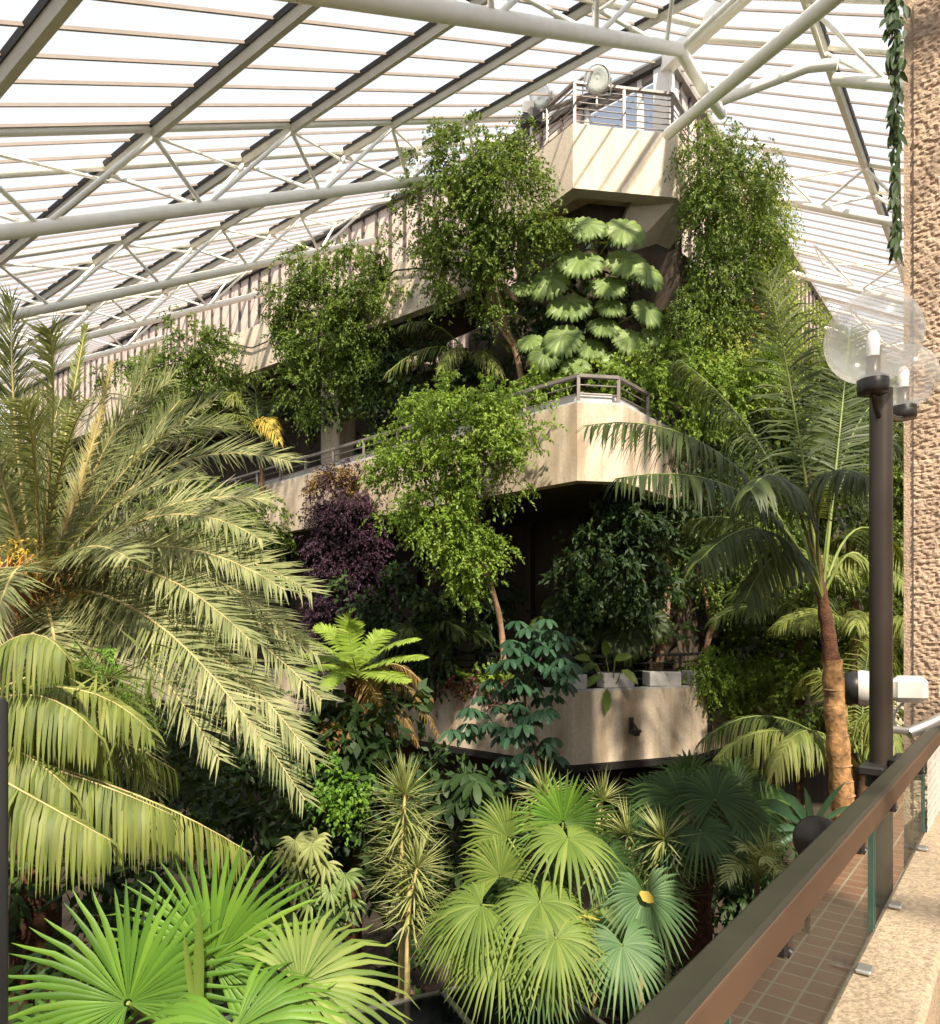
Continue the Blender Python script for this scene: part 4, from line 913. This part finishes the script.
for cpt, tip in [((395,650,8.9),(438,735,8.8)),((385,670,8.8),(418,745,8.8)),((375,680,8.7),(395,735,8.7)),((405,645,9.2),(432,700,9.2)),((370,690,8.8),(375,740,8.8))]:
    frond(t, P(*CF), P(*cpt), P(*tip), M['fern_brown'], M['stem_pale'], name='dry_frond', n=40, L=.24, W=.022, ang=60, lift=0, droop=.8, start=.06, r0=.008, env=.2)
t = thing('climbing_ivy', P(350,860,9.0), 'dark glossy climber wrapping the tree fern trunk', 'climber')
foliage(t, [(345,715,8.8,30,30,.3),(360,740,8.8,34,34,.3),(335,770,8.8,30,34,.3),(365,790,8.8,34,40,.3),(345,850,8.8,48,44,.3),(300,880,8.8,36,40,.3),(390,720,8.9,24,24,.2)], M['dark_leaf'], leaf=(.20,.10), dens=.8, twig=.3, per=5)
t = thing('fern_clump', P(345,820,8.6), 'lime green maidenhair clump growing on the tree fern trunk', 'fern')
foliage(t, [(345,790,8.35,28,16,.2),(355,800,8.35,20,16,.2),(325,755,8.4,14,14,.2)], M['fan_bright'], leaf=(.055,.04), dens=3.2, twig=.16, per=8)
foliage(t, [(325,735,8.5,10,20,.12)], M['fern_brown'], leaf=(.07,.04), dens=2.0, twig=.16, per=6, name='dry_leaves')
t = thing('variegated_climber', P(320,900,8.0), 'climber with pale variegated lobed leaves below the maidenhair clump', 'climber')
for (x, y, s_) in [(295,845,18),(312,850,20),(300,862,18),(325,868,18),(318,840,15),(300,885,18),(330,895,16),(285,858,14),(310,905,16),(345,880,20),(350,905,18),(330,925,16)]:
    Yl = 8.0 + RNG.uniform(-.1,.1); fan(t, P(x,y-5,Yl), P(318,900,8.2), (RNG.uniform(-.3,.3), -1, .6), (RNG.uniform(-.7,.3), -.2, -.9), s_*Yl/F*1.2, M['yucca'] if y < 875 and x < 330 else M['monstera'], M['stem'], 11, 250, .3, .45, 'leaf', .0, .006)
wood(t, [([(330,960,8.4),(318,900,8.2),(312,850,8.1)],.02,.012)], M['stem'], 'stem')
# spiky dracaena columns
def dracaena(label, pts, segs, L_=.36, W_=.022, mat='yucca', dens=34, base=None):
    t = thing('dracaena', P(*pts[0]), label, 'dracaena')
    wood(t, [(([base] if base else []) + pts, .035, .02)], M['stem_pale'], 'stem')
    lb = LB(); q = [P(*p) for p in pts]
    tot = sum((q[i+1]-q[i]).length for i in range(len(q)-1))
    for i in range(len(q)-1):
        L = (q[i+1]-q[i]).length; n = max(2, int(segs*L/tot)); ax = (q[i+1]-q[i]).normalized()
        for j in range(n): rosette(lb, q[i].lerp(q[i+1], j/n), dens//2, L_, W_, ax, (50, 115), .18)
    rosette(lb, q[-1], dens*2, L_, W_, ax, (5, 95), .1)
    lb.build('leaves', M[mat], t); return t
dracaena('tall pale spiky dracaena column left of the big fan palm', [(402,885,7.3),(404,830,7.3),(405,795,7.3)], 16, .48, base=rooted(400,0,7.4,-6.5))
dracaena('lower spiky dracaena stem just right of the tall column', [(408,925,7.0),(414,890,7.0),(417,868,7.0)], 10, .40, base=rooted(405,0,7.1,-6.5))
dracaena('spiky dracaena rising behind the centre fan palm', [(560,860,8.3),(550,820,8.3),(545,795,8.2)], 7, .42, base=rooted(560,0,8.4,-6.5))
dracaena('spiky dracaena between the fan palms, right one', [(668,900,7.9),(668,865,7.9),(664,840,7.8)], 7, .42, base=rooted(668,0,8.0,-6.5))
dracaena('spiky dracaena between the fan palms, middle one', [(640,900,8.1),(632,865,8.1),(628,835,8.1)], 7, .42, base=rooted(640,0,8.2,-6.5))
dracaena('spiky dracaena tuft behind, below the balcony corner', [(595,860,8.6),(598,825,8.6),(602,800,8.6)], 6, .40, base=rooted(595,0,8.7,-6.5))
# centre fan palm
t = thing('fan_palm', P(560,1010,6.6), 'wide yellow green fan palm in the bottom centre with many drooping fans', 'palm')
HB = P(556,930,6.6)
wood(t, [([rooted(562,0,6.9,-6.5),(560,1040,6.8),(556,935,6.7)],.13,.10)], M['fibre'])
k = 6.3/F
for (x, y, Y, face, ax, r_, mm, sg, sp_, dr) in [
  (482,905,6.0,(-.3,-.55,1),(-.9,-.2,-.2),64,'fan',36,230,.45),(468,915,6.2,(-.3,-.6,.9),(-.8,-.2,-.5),58,'fan',30,200,.4),
  (540,902,5.9,(0,-.5,1),(0,-.6,.0),68,'fan',40,330,.55),(556,938,5.6,(0,-.7,.8),(.05,-.5,-1),58,'fan',40,290,.45),
  (500,948,5.8,(-.3,-.65,.9),(-.6,-.4,-.7),60,'fan',38,270,.45),(622,945,5.7,(.15,-.8,.7),(.1,-.4,-1),58,'fan_blue',38,290,.4),
  (645,896,6.0,(.2,-1,.25),(.1,-.1,-1),58,'fan_blue',40,310,.3),(540,968,5.9,(0,-.8,.6),(-.05,-.3,-1),52,'fan_blue',36,240,.4),
  (568,838,6.4,(.1,-.35,1),(.1,-.6,.0),62,'fan',36,330,.5),(563,822,6.7,(.1,-1,.1),(.12,0,1),60,'fan_bright',34,230,.1),
  (500,876,6.5,(-.6,-.8,.3),(-.5,0,.85),56,'fan',34,230,.25),(508,838,6.7,(-.5,-.9,.2),(-.7,0,.7),56,'fan',34,210,.2),
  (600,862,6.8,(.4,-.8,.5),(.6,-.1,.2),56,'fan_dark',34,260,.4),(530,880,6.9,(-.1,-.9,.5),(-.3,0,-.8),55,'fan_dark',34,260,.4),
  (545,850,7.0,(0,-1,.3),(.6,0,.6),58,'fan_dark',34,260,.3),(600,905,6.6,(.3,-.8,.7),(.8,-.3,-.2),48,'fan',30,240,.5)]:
    fan(t, P(x,y,Y), HB, face, ax, r_*Y/F, M[mm], M['stem'], sg, sp_, dr, .48)
lb = LB(); lb.blades([P(560,915,6.1),P(570,918,6.0),P(548,920,6.1)], [(1,-.2,-.15),(.9,-.2,.3),(-.7,-.2,.35)], [(0,-.5,1)]*3, [.38,.25,.28], [.05,.04,.03], .3, fold=.2); lb.build('dry_sheath', M['yellow'], t)
lb = LB(); lb.blades([P(640,892,5.93)], [(1,-.1,-.7)], [(0,-1,.3)], [.14], [.09], 0, prof=((0,.3),(.4,1),(.8,.7),(1,.1))); tag(lb.build('fallen_leaf', M['yellow']), 'small yellow fallen leaf lying on the blue green fan', 'leaf')
# dark fan palm right of it
t = thing('fan_palm', P(697,1000,8.4), 'dark green fan palm with reddish fibrous trunk by the handrail', 'palm')
wood(t, [([rooted(700,0,8.6,-6.5),(697,950,8.5),(700,850,8.4)],.19,.16)], M['fibre'])
HD = P(702,845,8.4)
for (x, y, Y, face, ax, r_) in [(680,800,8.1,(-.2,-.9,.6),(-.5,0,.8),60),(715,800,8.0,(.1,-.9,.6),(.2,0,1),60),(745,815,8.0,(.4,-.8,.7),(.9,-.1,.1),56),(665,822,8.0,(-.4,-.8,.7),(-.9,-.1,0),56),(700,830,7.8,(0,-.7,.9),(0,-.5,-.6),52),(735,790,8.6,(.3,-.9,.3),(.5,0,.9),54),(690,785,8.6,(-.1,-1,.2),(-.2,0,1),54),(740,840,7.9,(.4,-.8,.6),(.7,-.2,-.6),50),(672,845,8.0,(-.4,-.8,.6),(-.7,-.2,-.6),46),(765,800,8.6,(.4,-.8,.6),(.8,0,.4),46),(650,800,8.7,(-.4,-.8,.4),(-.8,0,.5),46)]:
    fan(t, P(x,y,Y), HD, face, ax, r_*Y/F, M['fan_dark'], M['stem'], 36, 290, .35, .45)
# ------------------------------------------------------------------ tall kentia at the right
t = thing('kentia_palm', P(838,830,8.6), 'tall kentia palm with golden ringed trunk beside the lamp post', 'palm')
wood(t, [([rooted(850,0,8.7,-6.5),(848,900,8.6),(842,800,8.55),(836,720,8.5),(832,660,8.5)],.15,.115),], M['kentia_bark'])
wood(t, [([(832,665,8.5),(826,620,8.5),(818,570,8.5),(806,470,8.5)],.10,.03)], M['fibre'], 'crown_shaft')
for i in range(14):
    m = MB(); y = 690 + i*15; x = 833 + (y-690)*.09; Y = 8.5 + (y-690)*.0005; c = P(x, y, Y); rr = .118 + .0022*(i)
    m.lathe(c, [(rr-.01,-.012),(rr+.012,0),(rr-.01,.014)], (.05*(-1)**i,0,1), 14)
    m.build('leaf_scar', M['bark'], t)
KC = (822,600,8.5)
for cpt, tip, mm, ex in [
 ((740,400,7.8),(588,425,7.2),'kentia',{'L':.62}), ((770,450,7.6),(618,478,6.8),'kentia',{'L':.60}), ((800,420,8.4),(768,275,8.2),'kentia',{'L':.74,'n':46,'W':.026,'lift':.0,'droop':.45,'bias':(.2,-1,.2)}),
 ((800,430,7.2),(870,480,6.4),'kentia',{'L':.62}), ((830,420,9.2),(895,385,9.6),'kentia',{'L':.75}), ((780,430,9.0),(680,360,9.2),'kentia',{'L':.7}),
 ((770,480,7.4),(700,560,6.8),'kentia',{'L':.62}), ((790,430,7.0),(750,490,6.0),'kentia',{'L':.55}), ((850,480,9.4),(905,560,9.8),'kentia',{'L':.6}),
 ((770,500,9.0),(690,520,9.6),'kentia',{'L':.6}), ((840,430,8.6),(850,330,9.2),'kentia',{'L':.7,'droop':.3}), ((790,500,7.4),(745,600,6.9),'kentia',{'L':.5}),((860,500,8.4),(880,610,8.4),'kentia_light',{'L':.45})]:
    frond(t, P(*KC), P(*cpt), P(*tip), M[mm], M['stem'], **{**dict(n=64, L=.6, W=.03, ang=64, lift=.0, droop=1.1, start=.34, bias=(0,-.3,1), r0=.024, jit=.07), **ex})
palm('kentia_palm', 'low kentia palm with long arching yellow green fronds behind the golden trunk', P(855,860,9.6), (862,770,9.6),
 [((760,690,9.2),(708,772,8.8)),((770,680,9.6),(704,740,9.4),'kentia'),((800,690,8.8),(775,770,8.2)),((870,660,9.2),(900,760,8.6)),((900,640,9.6),(925,700,9.2)),((830,640,10),(800,680,10.4)),((860,640,9.8),(880,630,10.2)),((760,700,9.8),(740,790,9.6))],
 'kentia_light', trunk=([rooted(862,0,9.7,-6.5),(862,900,9.7),(862,770,9.6)],.09,.08), n=60, L=.55, W=.026, droop=1.3, start=.15, lift=.02)
# palms and bamboo like growth further back on the right
for (cx, cy, Y, lab, mm) in [(855,600,12.0,'background palm directly behind the lamp post, mid height','kentia_light'), (800,640,13.0,'background palm left of the golden trunk top','kentia'), (885,470,13.5,'background palm high between the lamp post and column','kentia'), (880,660,11.5,'background palm low between the lamp post and column','kentia_light'), (770,600,14.8,'background palm farthest back in shade above the low balcony end','kentia')]:
    fr = []
    for a in np.linspace(0, 2*math.pi, 11, endpoint=False):
        a += RNG.uniform(-.2,.2); dx, dy = math.cos(a), math.sin(a); s_ = F/Y
        fr.append(((cx + dx*.8*s_, cy - (1.0+.3*RNG.random())*s_, Y + dy*.7), (cx + dx*1.7*s_, cy - (.1+.6*RNG.random())*s_, Y + dy*1.5)))
    palm('background_palm', lab, P(cx,cy,Y), (cx,cy,Y), fr, mm, trunk=([rooted(cx,0,Y,-6.5),(cx,cy+60,Y),(cx,cy,Y)],.09,.07), group=None, n=44, L=.55, W=.03, droop=.8)
tree('background_tree', 'bright leafy tree far back on the right under the roof edge', 'tree', P(840,500,17),
     [(800,400,15.5,50,44),(850,420,16.5,50,60),(890,480,16.5,40,60),(820,500,16.0,50,50),(870,380,18,30,26),(720,470,14.4,50,40),(760,450,14.8,50,40)], M['fig'], [([rooted(850,0,17,-6.5),(850,600,17),(850,450,17)],.15,.06)], M['bark_dark'], leaf=(.15,.06), dens=.6, twig=.55)
tree('background_shrub', 'leafy shrub mass at the back right below the distant palms', 'shrub', P(860,640,15),
     [(860,600,14.5,50,60),(900,560,14.5,30,60),(820,700,12.5,60,44),(890,700,12,40,50),(780,650,14.5,50,40),(885,640,13.0,40,40)], M['fig'], None, None, leaf=(.14,.06), dens=.6, twig=.5)
# low planting
t = thing('spear_leaf_plant', P(790,860,8.8), 'plant with broad sword leaves at the foot of the golden trunk', 'plant')
lb = LB(); B0 = P(812,830,8.4)
for (dx, dz, L_, W_) in [(-.75,.75,.95,.16),(-.5,.9,.75,.12),(-.95,.35,.7,.1),(.3,1,.7,.08),(.6,.8,.6,.07),(-.9,-.05,.6,.08),(-.2,1,.6,.08)]:
    lb.blades([B0], [(dx,-.2,dz)], [(dx*.5,-1,.6)], L_, W_, .35, prof=((0,.5),(.3,1),(.7,.85),(1,.05)), fold=.18)
lb.build('leaves', M['blue_leaf'], t)
palm('young_palm', 'small palm with whitish new leaflets left of the dark spotlight head', P(752,920,7.6), (757,885,7.5),
 [((745,845,7.3),(727,880,7.0)),((757,840,7.2),(765,862,6.9)),((770,850,7.3),(785,880,7.0)),((750,835,7.5),(745,850,7.2)),((765,835,7.6),(775,845,7.4))], 'yucca', trunk=([rooted(757,0,7.5,-6.5),(757,885,7.5)],.03,.03), n=26, L=.26, W=.018, droop=.3)
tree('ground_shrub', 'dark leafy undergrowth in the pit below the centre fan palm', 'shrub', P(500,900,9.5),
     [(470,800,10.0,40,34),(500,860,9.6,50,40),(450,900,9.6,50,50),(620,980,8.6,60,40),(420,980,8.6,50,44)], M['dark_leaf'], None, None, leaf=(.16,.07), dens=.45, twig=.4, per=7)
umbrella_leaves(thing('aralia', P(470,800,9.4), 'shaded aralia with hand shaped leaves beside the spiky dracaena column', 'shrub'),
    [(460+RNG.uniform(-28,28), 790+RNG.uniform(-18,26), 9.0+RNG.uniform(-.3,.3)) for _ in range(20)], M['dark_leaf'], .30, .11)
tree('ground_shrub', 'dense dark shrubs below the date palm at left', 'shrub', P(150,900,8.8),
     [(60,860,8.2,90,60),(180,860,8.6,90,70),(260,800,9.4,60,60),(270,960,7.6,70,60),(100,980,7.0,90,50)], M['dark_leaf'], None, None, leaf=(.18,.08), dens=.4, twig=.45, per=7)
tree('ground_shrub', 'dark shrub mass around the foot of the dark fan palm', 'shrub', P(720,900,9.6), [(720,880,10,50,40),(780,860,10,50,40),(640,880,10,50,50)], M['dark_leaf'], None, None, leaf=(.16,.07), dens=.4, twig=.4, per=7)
# vine hanging down the column
t = thing('hanging_vine', P(890,80,4.6), 'dark green leafy vine hanging along the column at the top right', 'vine')
q = [P(895,-30,4.75), P(896,60,4.75), P(899,160,4.78), P(901,240,4.8)]
m = MB(); m.tube(q, .008, 6); m.build('stem', M['bark_dark'], t)
lb = LB(); n = 260; u = RNG.random(n)**1.15; yy = -40 + u*290
pos = np.array([P(896 + RNG.normal(0, 4.5*(1.25-a)), y, 4.72 + RNG.normal(0,.03)) for a, y in zip(u, yy)])
D = nrm(np.stack([RNG.normal(-.25,.35,n), RNG.normal(-.1,.3,n), -np.ones(n)], 1))
lb.blades(pos, D, nrm(np.stack([RNG.normal(-.3,.5,n), -np.ones(n), RNG.normal(.3,.3,n)],1)), .11*RNG.uniform(.7,1.2,n), .034, .1, prof=((0,.2),(.35,1),(.7,.7),(1,.05)), fold=.12)
lb.build('leaves', M['dark_leaf'], t)
